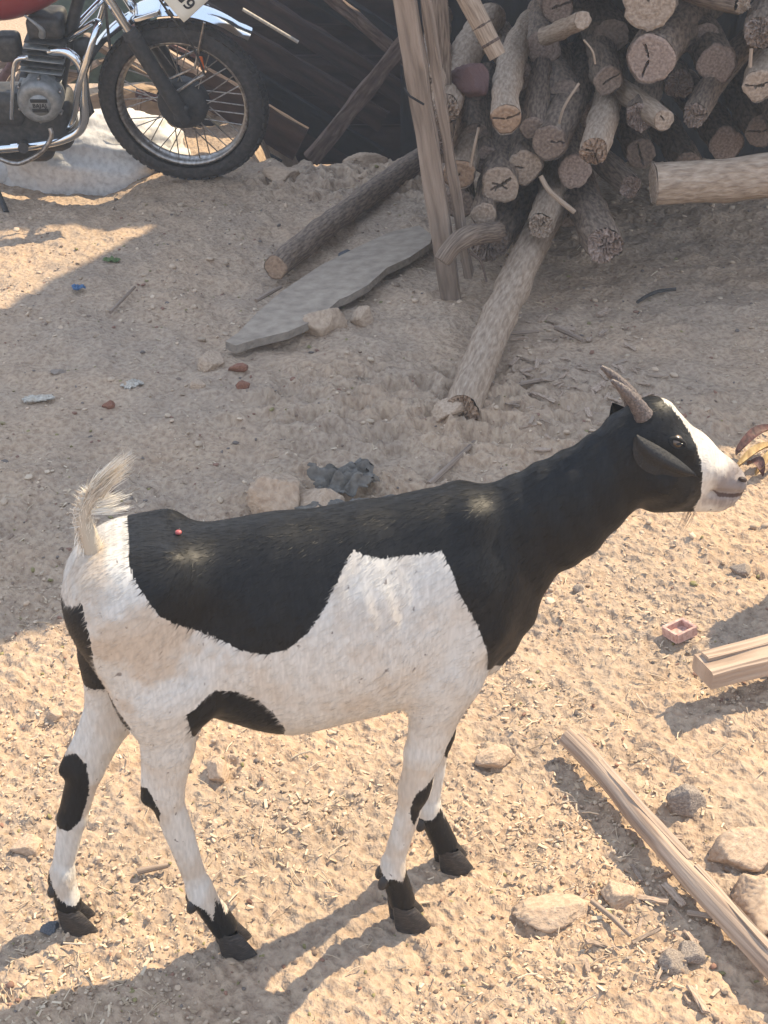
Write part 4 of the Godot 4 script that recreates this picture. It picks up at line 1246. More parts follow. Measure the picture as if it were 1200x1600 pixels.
func rounded_block(size: Vector3, r: float, sd := 0) -> ArrayMesh:
	var st := new_st()
	var n := 8
	for f in 6:
		var ax := f / 2
		var sg := 1.0 if f % 2 == 0 else -1.0
		var u := Vector3.ZERO; var v := Vector3.ZERO; var w := Vector3.ZERO
		w[ax] = sg; u[(ax + 1) % 3] = 1.0; v[(ax + 2) % 3] = 1.0
		for i in n:
			for j in n:
				var q := []
				for c in [[i, j], [i + 1, j], [i + 1, j + 1], [i, j + 1]]:
					var p: Vector3 = w + u * (c[0] / float(n) * 2 - 1) + v * (c[1] / float(n) * 2 - 1)
					var s := p * size * 0.5
					var inner := (size * 0.5 - Vector3(r, r, r)).max(Vector3.ZERO)
					var core := s.clamp(-inner, inner)
					var d := s - core
					q.append(core + (d.normalized() * r if d.length() > 1e-6 else Vector3.ZERO))
				for k in ([0, 2, 1, 0, 3, 2] if sg > 0 else [0, 1, 2, 0, 2, 3]):
					st.set_smooth_group(0)
					st.set_uv(Vector2(q[k].x, q[k].y) * 3.0); st.add_vertex(q[k])
	return done(st)

func make_wheel(bike: Node3D, c: Vector3, turn: float):
	var wheel := Node3D.new()
	wheel.name = "wheel"
	bike.add_child(wheel, true)
	wheel.position = c
	wheel.rotation_degrees.y = turn
	# tyre with a grooved tread
	var prof := []
	for k in 21:
		var a := PI * 1.24 * (k / 20.0 - 0.5)
		prof.append(Vector2(0.252 + 0.044 * cos(a), 0.042 * sin(a)))
	part("tyre", lathe_mesh(prof, 72), M.rubber, wheel)
	var tr := new_st()
	for k in 60:
		for s in [-1, 0, 1]:
			var a := TAU * (k + (0.5 if s == 0 else 0.0)) / 60.0
			var mid := Vector3(cos(a), sin(a), 0)
			var tg := Vector3(-sin(a), cos(a), 0)
			var ctr: Vector3 = mid * (0.2935 if s == 0 else 0.2865) + Vector3(0, 0, s * 0.022)
			var out: Vector3 = (mid + Vector3(0, 0, s * 0.45)).normalized()
			var lat := out.cross(tg).normalized()
			var c8 := []
			for e in [[-1, -1, 0], [1, -1, 0], [1, 1, 0], [-1, 1, 0], [-1, -1, 1], [1, -1, 1], [1, 1, 1], [-1, 1, 1]]:
				c8.append(ctr + tg * e[0] * 0.0105 + lat * e[1] * 0.0085 + out * (e[2] * 0.007 - 0.001))
			for f in [[4, 5, 6, 7], [0, 1, 5, 4], [1, 2, 6, 5], [2, 3, 7, 6], [3, 0, 4, 7]]:
				for q in [0, 1, 2, 0, 2, 3]:
					tr.set_smooth_group(-1); tr.set_uv(Vector2(0.1, 0.1)); tr.add_vertex(c8[f[q]])
	tag(part("tread", done(tr), M.rubber, wheel), "", "", "", "stuff")
	part("rim", lathe_mesh([Vector2(0.232, -0.028), Vector2(0.229, -0.030), Vector2(0.222, -0.027), Vector2(0.216, -0.014), Vector2(0.213, 0.0), Vector2(0.216, 0.014), Vector2(0.222, 0.027), Vector2(0.229, 0.030), Vector2(0.232, 0.028)], 64), M.dullchrome, wheel)
	part("hub", lathe_mesh([Vector2(0.0, 0.052), Vector2(0.02, 0.052), Vector2(0.024, 0.044), Vector2(0.066, 0.040), Vector2(0.082, 0.034), Vector2(0.088, 0.022), Vector2(0.088, -0.020), Vector2(0.060, -0.034), Vector2(0.02, -0.045), Vector2(0.0, -0.045)], 40), M.darkalloy, wheel)
	part("axle_nut", lathe_mesh([Vector2(0.0, 0.085), Vector2(0.012, 0.085), Vector2(0.014, 0.082), Vector2(0.014, 0.05)], 6), M.dullchrome, wheel)
	for k in 36:
		var a := TAU * k / 36.0
		var s := 1.0 if k % 2 == 0 else -1.0
		var lean := 0.32 * (1.0 if (k / 2) % 2 == 0 else -1.0)
		part("spoke", tube_mesh([Vector3(cos(a + lean) * 0.075, sin(a + lean) * 0.075, s * 0.022), Vector3(cos(a) * 0.216, sin(a) * 0.216, s * 0.004)], [0.0021], 6), M.dullchrome, wheel)
	return wheel

func make_bike():
	var bike := thing("motorcycle", "motorcycle with red tank and spoked front wheel parked by white sacks", "motorcycle", Vector3(-0.7050, 0.0000, -5.0230))
	bike.rotation_degrees.x = 14.0
	var wc := Vector3(0.009, 0.296, 0.0)
	var wheel: Node3D = make_wheel(bike, wc, -6.0)
	var refl := part("spoke_reflector", rounded_block(Vector3(0.014, 0.05, 0.006), 0.003), M.orange, wheel, Vector3(0.0880, 0.4492, 0.0120) - wc)
	refl.rotation_degrees.z = 4
	make_wheel(bike, Vector3(-1.24, 0.296, 0.0), 0.0)
	# mudguard: a chrome arc over the wheel
	var mg := new_st()
	for side in 2:
		for i in 40:
			for j in 10:
				var q := []
				for c in [[i, j], [i + 1, j], [i + 1, j + 1], [i, j + 1]]:
					var a := lerpf(0.80, 3.35, c[0] / 40.0)
					var b: float = (c[1] / 10.0 - 0.5) * 2.0
					var r: float = 0.338 + 0.016 * (1.0 - b * b) - (0.0025 if side == 1 else 0.0) + (0.012 if c[0] < 2 else 0.0) * (1.0 - c[0] * 0.5)
					q.append(wc + Vector3(cos(a) * r, sin(a) * r, b * 0.058))
				for k in [0, 1, 2, 0, 2, 3]:
					mg.set_smooth_group(side); mg.set_uv(Vector2(q[k].x, q[k].y)); mg.add_vertex(q[k])
	var guard := part("mudguard", done(mg), M.chrome, bike)
	for z in [0.066, -0.066]:
		part("stay", tube_mesh([wc + Vector3(cos(1.25) * 0.335, sin(1.25) * 0.335, z), wc + Vector3(0.06, 0.16, z), wc + Vector3(-0.03, 0.12, z)], [0.005], 8), M.dullchrome, guard)
	part("bracket", rounded_block(Vector3(0.10, 0.02, 0.13), 0.006), M.chrome, guard, wc + Vector3(-0.085, 0.335, 0)).rotation_degrees.z = 18
	# fork: dark lower legs, chrome stanchions
	for z in [0.078, -0.078]:
		var foot := wc + Vector3(0.0, 0.0, z)
		var up := (Vector3(-0.1186, 0.6488, 0.0700) - Vector3(0.0460, 0.3121, 0.0700)).normalized()
		var leg := part("fork_leg", tube_mesh([foot - up * 0.035, foot + up * 0.03, foot + up * 0.16, foot + up * 0.315], [0.020, 0.027, 0.026, 0.029], 18), M.darkalloy, bike)
		part("stanchion", tube_mesh([foot + up * 0.31, foot + up * 0.80], [0.0165, 0.0165], 16), M.chrome, leg)
		part("dust_seal", tube_mesh([foot + up * 0.30, foot + up * 0.33], [0.031, 0.024], 16), M.rubber, leg)
		part("axle_clamp", rounded_block(Vector3(0.055, 0.06, 0.03), 0.012), M.darkalloy, leg, foot)
	var fup := (Vector3(-0.1186, 0.6488, 0.0700) - Vector3(0.0460, 0.3121, 0.0700)).normalized()
	for h in [0.52, 0.78]:
		part("fork_clamp", rounded_block(Vector3(0.07, 0.035, 0.24), 0.012), M.blackmetal, bike, wc + fup * h + Vector3(-0.02, 0, 0)).rotation_degrees.z = 30
	part("brake_arm", tube_mesh([wc + Vector3(-0.02, 0.06, 0.055), wc + Vector3(0.05, 0.11, 0.06), wc + Vector3(0.09, 0.13, 0.06)], [0.006], 8), M.dullchrome, bike)
	part("brake_cable", tube_mesh(curve([wc + Vector3(0.09, 0.13, 0.06), wc + Vector3(0.06, 0.24, 0.075), wc + Vector3(-0.05, 0.45, 0.09), wc + Vector3(-0.16, 0.75, 0.10)], 6), [0.004], 8), M.rubber, bike)
	# handlebar, headlamp
	var hc := wc + fup * 0.86
	part("handlebar", tube_mesh(curve([hc + Vector3(-0.14, 0.10, 0.36), hc + Vector3(-0.04, 0.09, 0.18), hc + Vector3(0.0, 0.0, 0.06), hc + Vector3(0.0, 0.0, -0.06), hc + Vector3(-0.04, 0.09, -0.18), hc + Vector3(-0.14, 0.10, -0.36)], 5), [0.011], 10), M.chrome, bike)
	var lamp := part("headlamp", lathe_mesh([Vector2(0.0, -0.09), Vector2(0.05, -0.085), Vector2(0.08, -0.04), Vector2(0.085, 0.03), Vector2(0.08, 0.04), Vector2(0.0, 0.052)], 28), M.chrome, bike, hc + Vector3(0.13, -0.06, 0))
	lamp.rotation_degrees.y = 90
	# number plate: its corner points down past the mudguard
	var plate := part("number_plate", rounded_block(Vector3(0.20, 0.12, 0.004), 0.002), M.plate, bike, Vector3(0.0373, 0.7516, 0.1000))
	plate.rotation_degrees = Vector3(-10, 0, -50)
	var pt := TextMesh.new()
	var sf := SystemFont.new(); sf.font_names = PackedStringArray(["Droid Sans"])
	sf.font_weight = 700
	pt.text = "G9"; pt.font = sf; pt.font_size = 32; pt.pixel_size = 0.0017; pt.depth = 0.0015
	part("plate_lettering", pt, M.ink, plate, Vector3(0.05, -0.005, 0.0032))
	part("plate_bracket", bar_mesh(Vector3(0.0291, 0.7219, 0.0900), wc + Vector3(-0.02, 0.36, 0.03), 0.02, 0.005, 0.0, 1, Vector3.RIGHT, 2), M.blackmetal, bike)
	# frame tubes
	part("down_tube", tube_mesh(curve([Vector3(-0.2843, 0.7038, -0.0000), Vector3(-0.3380, 0.5727, -0.0000), Vector3(-0.3933, 0.4130, -0.0000), Vector3(-0.4299, 0.2943, -0.0000), Vector3(-0.5013, 0.1338, 0.0000)], 4), [0.021], 14), M.blackmetal, bike)
	part("down_tube", tube_mesh([Vector3(-0.3264, 0.5857, -0.0200), Vector3(-0.4205, 0.3320, -0.0200)], [0.016], 12), M.blackmetal, bike)
	part("top_tube", tube_mesh([Vector3(-0.2217, 0.8196, -0.0000), Vector3(-0.6607, 0.7884, -0.0000), Vector3(-1.0975, 0.7038, -0.0000)], [0.022], 14), M.blackmetal, bike)
	part("cradle", tube_mesh(curve([Vector3(-0.5013, 0.1338, 0.0000), Vector3(-0.6132, 0.1128, 0.0300), Vector3(-0.9890, 0.1368, 0.0500), Vector3(-1.1300, 0.2779, 0.0600)], 5), [0.015], 12), M.blackmetal, bike)
	# leg guard: bright tube bowed out ahead of the engine
	for z in [1.0, -1.0]:
		part("leg_guard", tube_mesh(curve([Vector3(-0.3465, 0.5421, 0.0300) * Vector3(1, 1, z), Vector3(-0.2295, 0.6322, 0.1000) * Vector3(1, 1, z), Vector3(-0.2350, 0.6086, 0.1700) * Vector3(1, 1, z), Vector3(-0.3039, 0.4529, 0.1700) * Vector3(1, 1, z), Vector3(-0.3679, 0.2754, 0.1000) * Vector3(1, 1, z), Vector3(-0.4691, 0.1701, 0.0200) * Vector3(1, 1, z)], 6), [0.0115], 12), M.chrome, bike)
	# exhaust header and silencer
	part("exhaust", tube_mesh(curve([Vector3(-0.4106, 0.5115, 0.0600), Vector3(-0.3443, 0.5215, 0.0900), Vector3(-0.3055, 0.4722, 0.1000), Vector3(-0.3142, 0.3705, 0.1000), Vector3(-0.3261, 0.2754, 0.1000), Vector3(-0.3761, 0.2220, 0.1000), Vector3(-0.4945, 0.1932, 0.1100), Vector3(-0.7146, 0.1822, 0.1300)], 6), [0.0165], 14), M.chrome, bike)
	part("silencer", tube_mesh([Vector3(-0.6919, 0.1847, 0.1300), Vector3(-0.7983, 0.1953, 0.1400), Vector3(-0.8635, 0.2002, 0.1400), Vector3(-1.4203, 0.3080, 0.1600), Vector3(-1.4621, 0.3127, 0.1600)], [0.018, 0.035, 0.042, 0.046, 0.03], 20), M.chrome, bike)
	# engine
	var eng := part("crankcase", rounded_block(Vector3(0.36, 0.20, 0.20), 0.05), M.darkalloy, bike, Vector3(-0.5596, 0.2408, -0.0000))
	part("sump", rounded_block(Vector3(0.26, 0.10, 0.15), 0.04), M.blackmetal, eng, Vector3(-0.03, -0.10, 0))
	var cc := Vector3(-0.4592, 0.3646, 0.1200) - eng.position
	part("clutch_cover", lathe_mesh([Vector2(0.0, 0.026), Vector2(0.040, 0.026), Vector2(0.042, 0.028), Vector2(0.062, 0.026), Vector2(0.073, 0.016), Vector2(0.076, 0.0), Vector2(0.076, -0.06)], 48, cc), M.alloy, eng)
	part("cover_badge", lathe_mesh([Vector2(0.0, 0.0285), Vector2(0.037, 0.0285), Vector2(0.038, 0.026)], 32, cc + Vector3(0.004, -0.004, 0)), M.alloy, eng)
	for dy in [0.0165, -0.0185]:
		part("badge_stripe", rounded_block(Vector3(0.058 if dy > 0 else 0.054, 0.0125, 0.003), 0.001), M.ink, eng, cc + Vector3(0.004, dy - 0.003, 0.0295))
	var lt := TextMesh.new()
	lt.text = "BAJAJ"; lt.font = sf; lt.font_size = 24; lt.pixel_size = 0.00078; lt.depth = 0.0015
	part("badge_lettering", lt, M.ink, eng, cc + Vector3(0.004, -0.004, 0.0292))
	for k in 6:
		var a := TAU * k / 6.0 + 0.4
		part("cover_bolt", lathe_mesh([Vector2(0.0, 0.005), Vector2(0.004, 0.005), Vector2(0.0055, 0.002), Vector2(0.0055, -0.02)], 8, cc + Vector3(cos(a) * 0.080, sin(a) * 0.080, 0.0)), M.dullchrome, eng)
	part("gearbox_cover", rounded_block(Vector3(0.16, 0.12, 0.05), 0.03), M.darkalloy, eng, Vector3(-0.6051, 0.3233, 0.1000) - eng.position)
	# finned cylinder leaning forward
	var cy0 := Vector3(-0.4704, 0.3708, -0.0000)
	var cy1 := Vector3(-0.4179, 0.5548, -0.0000)
	var cyl := part("cylinder", tube_mesh([cy0, cy0.lerp(cy1, .5), cy1], [0.052, 0.052, 0.05], 20), M.blackmetal, bike)
	for k in 9:
		var f := (k + 0.5) / 9.0
		var fin := part("fin", rounded_block(Vector3(0.145 - 0.02 * absf(f - 0.5), 0.006, 0.16), 0.003), M.darkalloy if k % 2 == 0 else M.alloy, cyl, cy0.lerp(cy1, f))
		fin.rotation_degrees.z = -7
	part("cylinder_head", rounded_block(Vector3(0.12, 0.075, 0.13), 0.02), M.darkalloy, cyl, cy1 + Vector3(0.0, 0.03, 0))
	part("spark_cap", tube_mesh(curve([cy1 + Vector3(-0.005, 0.02, 0.08), cy1 + Vector3(0.0, 0.055, 0.10), cy1 + Vector3(-0.05, 0.09, 0.08)], 4), [0.012, 0.012, 0.011, 0.010, 0.008, 0.006, 0.005, 0.004, 0.004], 10), M.alloy, cyl)
	part("carburettor", rounded_block(Vector3(0.08, 0.09, 0.08), 0.02), M.darkalloy, bike, Vector3(-0.5524, 0.5150, 0.0300))
	part("air_box", rounded_block(Vector3(0.2, 0.2, 0.14), 0.03), M.blackmetal, bike, Vector3(-0.7461, 0.4824, 0.0000))
	# kick lever, foot rest loop, brake pedal
	part("kick_lever", tube_mesh(curve([Vector3(-0.5637, 0.3037, 0.1300), Vector3(-0.5435, 0.3914, 0.1400), Vector3(-0.5119, 0.5126, 0.1450), Vector3(-0.4646, 0.5378, 0.1600)], 5), [0.0075], 10), M.chrome, bike)
	part("brake_pedal", tube_mesh(curve([Vector3(-0.4388, 0.2677, 0.1300), Vector3(-0.4374, 0.2393, 0.1400), Vector3(-0.4745, 0.1911, 0.1500), Vector3(-0.5389, 0.1515, 0.1500), Vector3(-0.5847, 0.1441, 0.1500), Vector3(-0.6462, 0.1714, 0.1500), Vector3(-0.7057, 0.2059, 0.1500)], 5), [0.0085], 10), M.dullchrome, bike)
	part("foot_rest", tube_mesh([Vector3(-0.5558, 0.1750, 0.0600), Vector3(-0.5247, 0.2293, 0.2000)], [0.016, 0.018], 12), M.rubber, bike)
	part("foot_rest_bar", tube_mesh([Vector3(-0.5627, 0.1988, 0.1200), Vector3(-0.6941, 0.1840, 0.1200)], [0.008, 0.008], 10), M.chrome, bike)
	part("stand", tube_mesh([Vector3(-0.7109, 0.1413, 0.0800), Vector3(-0.5689, 0.0977, 0.3919)], [0.012, 0.010], 10), M.blackmetal, bike)
	# tank, seat, tail
	var tank := new_st()
	for i in 24:
		for k in 24:
			var q := []
			for c in [[i, k], [i + 1, k], [i + 1, k + 1], [i, k + 1]]:
				var f: float = c[0] / 24.0
				var a: float = TAU * c[1] / 24.0
				var w := pow(sin(PI * clampf(f * 0.94 + 0.03, 0, 1)), 0.45)
				var p := Vector3(-0.7320, 0.7463, -0.0000).lerp(Vector3(-0.2256, 0.7925, -0.0000), f) + Vector3(0, 0.02 * f, 0)
				p.y += (sin(a) * (0.11 if sin(a) > 0 else 0.215 - 0.10 * f) ) * w
				p.z += cos(a) * 0.12 * w * (0.85 + 0.3 * f)
				q.append(p)
			for e in [0, 1, 2, 0, 2, 3]:
				tank.set_smooth_group(0); tank.set_uv(Vector2(q[e].x, q[e].y)); tank.add_vertex(q[e])
	part("tank", done(tank), M.red, bike)
	part("seat", rounded_block(Vector3(0.62, 0.09, 0.24), 0.04), M.blackmetal, bike, Vector3(-1.0125, 0.7884, -0.0000))
	part("side_panel", rounded_block(Vector3(0.24, 0.16, 0.20), 0.04), M.red, bike, Vector3(-0.8019, 0.5727, -0.0000))
	part("tail_light", rounded_block(Vector3(0.07, 0.07, 0.1), 0.02), M.red, bike, Vector3(-1.3709, 0.7674, -0.0000))
	for z in [0.09, -0.09]:
		part("swing_arm", tube_mesh([Vector3(-0.8357, 0.2701, 0.0000) + Vector3(0, 0, z), Vector3(-1.24, 0.296, z)], [0.02, 0.018], 10), M.blackmetal, bike)
		part("shock_absorber", tube_mesh([Vector3(-1.20, 0.33, z + 0.01 * sign(z)), Vector3(-1.06, 0.66, z + 0.01 * sign(z))], [0.026, 0.026], 12), M.chrome, bike)
	part("cable", tube_mesh(curve([Vector3(-0.1938, 0.7510, 0.0600), Vector3(-0.2023, 0.6488, 0.0700), Vector3(-0.2043, 0.5301, 0.0800)], 5), [0.005], 8), M.rubber, bike)
	part("horn_disc", lathe_mesh([Vector2(0, 0.02), Vector2(0.035, 0.018), Vector2(0.04, 0.0)], 24, Vector3(-0.2981, 0.5083, 0.0300)), M.blackmetal, bike)

# a lumpy bag: a superellipsoid, slumped, with folds
func bag(called: String, c: Vector3, size: Vector3, turn: float, sd: int, m: Material, label: String, category: String, fold := 0.05, group := "") -> MeshInstance3D:
	var st := new_st()
	var nu := 56; var nv := 30
	var P := []
	for j in nv + 1:
		var row := []
		var b := PI * (j / float(nv) - 0.5)
		for i in nu + 1:
			var a := TAU * (i % nu) / nu
			var d := Vector3(cos(b) * cos(a), sin(b), cos(b) * sin(a))
			var p := Vector3(sign(d.x) * pow(absf(d.x), 0.7), sign(d.y) * pow(absf(d.y), 0.8), sign(d.z) * pow(absf(d.z), 0.8))
			var f := n_mid.get_noise_3dv(d * 9.0 + Vector3(sd * 20, 0, 0)) + 0.6 * n_mid.get_noise_3dv(Vector3(d.x * 6.0, d.y * 26.0, d.z * 12.0) + Vector3(sd * 31, 9, 0)) + 0.35 * absf(n_fine.get_noise_3dv(d * 9.0 + Vector3(sd * 11, 4, 0)))
			p *= 1.0 + fold * f
			if p.y < -0.6: p.y = -0.6 + (p.y + 0.6) * 0.2
			row.append(p * size * 0.5)
		P.append(row)
	for j in nv:
		for i in nu:
			for q in [P[j][i], P[j + 1][i], P[j + 1][i + 1], P[j][i], P[j + 1][i + 1], P[j][i + 1]]:
				st.set_smooth_group(0); st.set_uv(Vector2(q.x, q.y)); st.add_vertex(q)
	var o := part(called, done(st), m, self, c)
	o.rotation.y = turn
	tag(o, label, category, group)
	return o

# a crumpled piece of cloth or sheet
func rag(called: String, c: Vector3, size: Vector2, height: float, turn: Vector3, sd: int, m: Material, label: String, category: String, group := "") -> MeshInstance3D:
	var st := new_st()
	var nu := 26; var nv := 20
	var P := []
	for face in 2:
		var g := []
		for j in nv + 1:
			var row := []
			for i in nu + 1:
				var u := i / float(nu) - 0.5; var v := j / float(nv) - 0.5
				var e := 1.0 + 0.25 * n_mid.get_noise_2d(u * 30.0 + sd * 40.0, v * 30.0)
				var h := absf(n_mid.get_noise_3d(u * 7.0 + sd * 9.0, v * 7.0, 4.0)) * 1.9 + 0.5 * n_mid.get_noise_3d(u * 14.0 + v * 6.0, v * 4.0, sd * 5.0)
				h *= 1.0 - 1.2 * maxf(absf(u), absf(v))
				row.append(Vector3(u * size.x * e, h * height + (0.0 if face == 0 else -0.0025), v * size.y * e))
			g.append(row)
		P.append(g)
	for face in 2:
		for j in nv:
			for i in nu:
				var g: Array = P[face]
				for q in [g[j][i], g[j + 1][i], g[j + 1][i + 1], g[j][i], g[j + 1][i + 1], g[j][i + 1]]:
					st.set_smooth_group(face); st.set_uv(Vector2(q.x, q.z)); st.add_vertex(q)
	var o := part(called, done(st), m, self, c)
	o.rotation = turn
	tag(o, label, category, group)
	return o

# ------------------------------------------------------------------ the yard's odds and ends
func make_sacks():
	bag("sack", Vector3(-1.0943, 0.0050, -5.2600) + Vector3(0, -0.03, 0), Vector3(0.68, 0.38, 0.38), 0.05, 1, M.sack, "bulging white sack lying behind the motorcycle's front wheel", "sack", 0.15)
	bag("sack", Vector3(-1.5357, -0.0456, -5.3000) + Vector3(0, -0.04, 0), Vector3(0.44, 0.22, 0.34), -0.2, 2, M.sack, "smaller white sack lying under the motorcycle's engine", "sack", 0.08)
	bag("pink_cloth", Vector3(-1.0671, 0.1051, -5.3000), Vector3(0.13, 0.09, 0.14), 0.3, 3, M.pinkcloth, "crumpled pink striped cloth heaped on the white sack", "cloth", 0.28)
	bag("mauve_cloth", Vector3(-1.1896, 0.1191, -5.3200), Vector3(0.15, 0.12, 0.14), 0.1, 4, M.mauvecloth, "crumpled mauve cloth between the sack and engine", "cloth", 0.25)
	rag("white_rag", Vector3(-1.0958, 0.0904, -5.1600), Vector2(0.09, 0.16), 0.03, Vector3(0.75, 0.3, 0.1), 5, M.whitecloth, "torn white rag hanging down over the sack", "rag")
	# rubble and boards beyond the motorcycle
	var gb := part("green_board", bar_mesh(Vector3(-0.24, 0, 0), Vector3(0.24, 0.01, 0), 0.5, 0.02, 0.004, 5, Vector3(0, 1, -0.2), 8), M.green, self, Vector3(-1.1391, 0.4079, -5.8000))
	tag(gb, "dull green board standing behind the motorcycle's tank", "board")
	rng.seed = 313
	for i in 26:
		var p := Vector3(-1.0825, 0.2496, -5.6000) + Vector3(rng.randf_range(-0.42, 0.32), rng.randf_range(-0.26, 0.14), rng.randf_range(-0.16, 0.06))
		var d := Vector3(rng.randf_range(-1, 1), rng.randf_range(-0.5, 0.5), rng.randf_range(-0.3, 0.3)).normalized() * rng.randf_range(0.08, 0.2)
		var o := part("wood_offcut", bar_mesh(-d, d, rng.randf_range(0.02, 0.05), rng.randf_range(0.012, 0.03), 0.003, i, Vector3.ZERO, 4), [M.plank, M.post, M.bark[1], M.claybrown][i % 4], self, p)
		tag(o, "wood offcut in the heap behind the motorcycle's front wheel", "offcut", "wood offcuts heaped behind the motorcycle")
	rock("rubble_heap", 3, M.clod, Vector3(-1.05, 0, -5.95), Vector3(1.4, 0.5, 0.55), 0.2, "heap of earth and rubble behind the motorcycle", "rubble")

func flat_sheet(called: String, outline: Array, thick: float, top: Material, edge: Material, label: String, category: String):
	# an outlined slab lying on the ground; outline in world metres, top side up
	var c: Vector3 = outline[0]
	var root := thing(called, label, category, c)
	var pts := PackedVector2Array()
	for p in outline: pts.append(Vector2(p.x - c.x, p.z - c.z))
	var tris := Geometry2D.triangulate_polygon(pts)
	var st := new_st()
	for i in tris:
		var p: Vector3 = outline[i] - c
		st.set_uv(Vector2(p.x, p.z) * 3.0); st.add_vertex(p)
	part("top_face", done(st), top, root)
	var se := new_st()
	var n := outline.size()
	for i in n:
		var a: Vector3 = outline[i] - c; var b: Vector3 = outline[(i + 1) % n] - c
		var lo := Vector3(0, -thick, 0)
		for q in [a, b, b + lo, a, b + lo, a + lo]:
			se.set_smooth_group(-1); se.set_uv(Vector2(q.x, q.y)); se.add_vertex(q)
	part("broken_edge", done(se), edge, root)
	return root

func make_yard():
	# grey board lying on the slope, its front edge raised and broken
	flat_sheet("grey_board", [Vector3(-0.4168, 0.0400, -3.4262), Vector3(-0.3877, 0.0420, -3.4775), Vector3(-0.3512, 0.0400, -3.6174), Vector3(-0.2926, 0.0350, -3.7991), Vector3(-0.1918, 0.0300, -4.0227), Vector3(-0.0794, 0.0300, -4.1936), Vector3(0.0204, 0.0300, -4.3329), Vector3(0.1132, 0.0350, -4.3810), Vector3(0.1518, 0.0500, -4.2374), Vector3(0.1413, 0.0550, -4.1514), Vector3(0.0765, 0.0550, -4.0256), Vector3(0.0094, 0.0550, -3.9381), Vector3(-0.0456, 0.0550, -3.7973), Vector3(-0.0988, 0.0500, -3.7257), Vector3(-0.1251, 0.0480, -3.7016), Vector3(-0.1662, 0.0450, -3.6050), Vector3(-0.2100, 0.0450, -3.5321), Vector3(-0.2550, 0.0450, -3.4790), Vector3(-0.3364, 0.0430, -3.4319), Vector3(-0.3872, 0.0400, -3.3966)], 0.022, M.board, M.board_edge, "flat dusty grey board with dark broken edge lying on dirt", "board")
	# clods and stones one can tell apart
	var C := "earth clods on the shaded dirt"
	rock("clod", 0, M.clod, Vector3(-0.1662, 0.0000, -3.5777), Vector3(0.15, 0.13, 0.11), 0.4, "large pinkish clod against the grey board's broken edge", "clod", C)
	rock("clod", 1, M.clod, Vector3(-0.0604, 0.0000, -3.6460), Vector3(0.11, 0.09, 0.09), 1.4, "smaller clod touching the large one by the grey board", "clod", C)
	rock("clod", 4, M.clod, Vector3(-0.4508, 0.0000, -3.3438), Vector3(0.10, 0.07, 0.09), 2.0, "rounded clod off the grey board's pointed end", "clod", C)
	rock("clod", 5, M.clod, Vector3(-0.4642, 0.0000, -3.1999), Vector3(0.055, 0.04, 0.05), 0.2, "small rounded clod below the board's pointed end", "clod", C)
	rock("clod", 6, M.clod, Vector3(-0.2327, 0.0000, -2.6118), Vector3(0.19, 0.17, 0.15), 0.7, "broad earth clod behind the goat's back beside the rag", "clod", C)
	rock("clod", 2, M.clod, Vector3(-0.1364, 0.0000, -2.5981), Vector3(0.13, 0.10, 0.11), 0.1, "low clod under the grey plastic rag", "clod", C)
	rock("clod", 3, M.clod, Vector3(0.1533, 0.0000, -3.0272), Vector3(0.13, 0.06, 0.09), 1.1, "crumbled clod at the leaning log's broken end", "clod", C)
	rock("stone", 7, M.greystone, Vector3(-0.1157, 0.0000, -4.2021), Vector3(0.07, 0.05, 0.06), 0.6, "blue grey stone beside the bank log", "stone")
	rock("clod", 6, M.clod, Vector3(-0.3684, 0.0000, -4.9837), Vector3(0.19, 0.07, 0.12), 0.0, "flat reddish clod at the bank's edge by the tyre", "clod", C)
	rock("clod", 1, M.clod, Vector3(-0.0717, 0.0000, -5.2015), Vector3(0.24, 0.08, 0.12), 0.5, "long earth lump on the bank's edge", "clod", C)
	var B := "brick fragments on the shaded dirt"
	rock("brick_fragment", 3, M.brick, Vector3(-0.3683, 0.0000, -3.2921), Vector3(0.075, 0.03, 0.04), 0.2, "flat red brick fragment near the board's pointed end", "brick", B)
	rock("brick_fragment", 5, M.brick, Vector3(-0.3495, 0.0000, -3.1700), Vector3(0.05, 0.035, 0.03), 0.6, "red brick fragment with pale crust, beyond the flat one", "brick", B)
	rock("brick_fragment", 2, M.brick, Vector3(-0.6690, 0.0000, -3.1045), Vector3(0.04, 0.035, 0.03), 1.0, "lone small brown brick fragment in open dirt", "brick", B)
	rock("stone", 0, M.stone, Vector3(-0.8364, 0.0000, -3.3000), Vector3(0.045, 0.028, 0.03), 0.0, "dark rounded pebble alone on the open dirt", "stone")
	# foreground stones
	var F := "stones in the sunlit foreground"
	rock("stone", 1, M.stone, Vector3(0.4664, 0.0000, -1.6654), Vector3(0.085, 0.075, 0.07), 0.3, "grey stone standing just beyond the pole", "stone", F)
	rock("stone", 4, M.clod, Vector3(0.5358, 0.0000, -1.5647), Vector3(0.13, 0.085, 0.11), 0.8, "large pale clod beside the pole, cracked", "stone", F)
	rock("stone", 2, M.clod, Vector3(0.5498, 0.0000, -1.4618), Vector3(0.13, 0.085, 0.12), 2.1, "pale clod beside the pole's lower part", "stone", F)
	rock("stone", 6, M.stone, Vector3(0.3923, 0.0000, -1.3583), Vector3(0.062, 0.055, 0.055), 1.3, "round brown stone under the pole's lower end", "stone", F)
	rock("stone", 3, M.stone, Vector3(0.4224, 0.0000, -1.3787), Vector3(0.06, 0.045, 0.05), 0.3, "angular grey stone touching the round brown stone", "stone", F)
	rock("stone", 0, M.clod, Vector3(0.2416, 0.0000, -1.4496), Vector3(0.13, 0.055, 0.085), 0.2, "low flat clod in the open dirt facing the goat", "stone", F)
	rock("stone", 5, M.clod, Vector3(0.3380, 0.0000, -1.4867), Vector3(0.07, 0.05, 0.06), 0.9, "knobbly clod between flat clod and the pole", "stone", F)
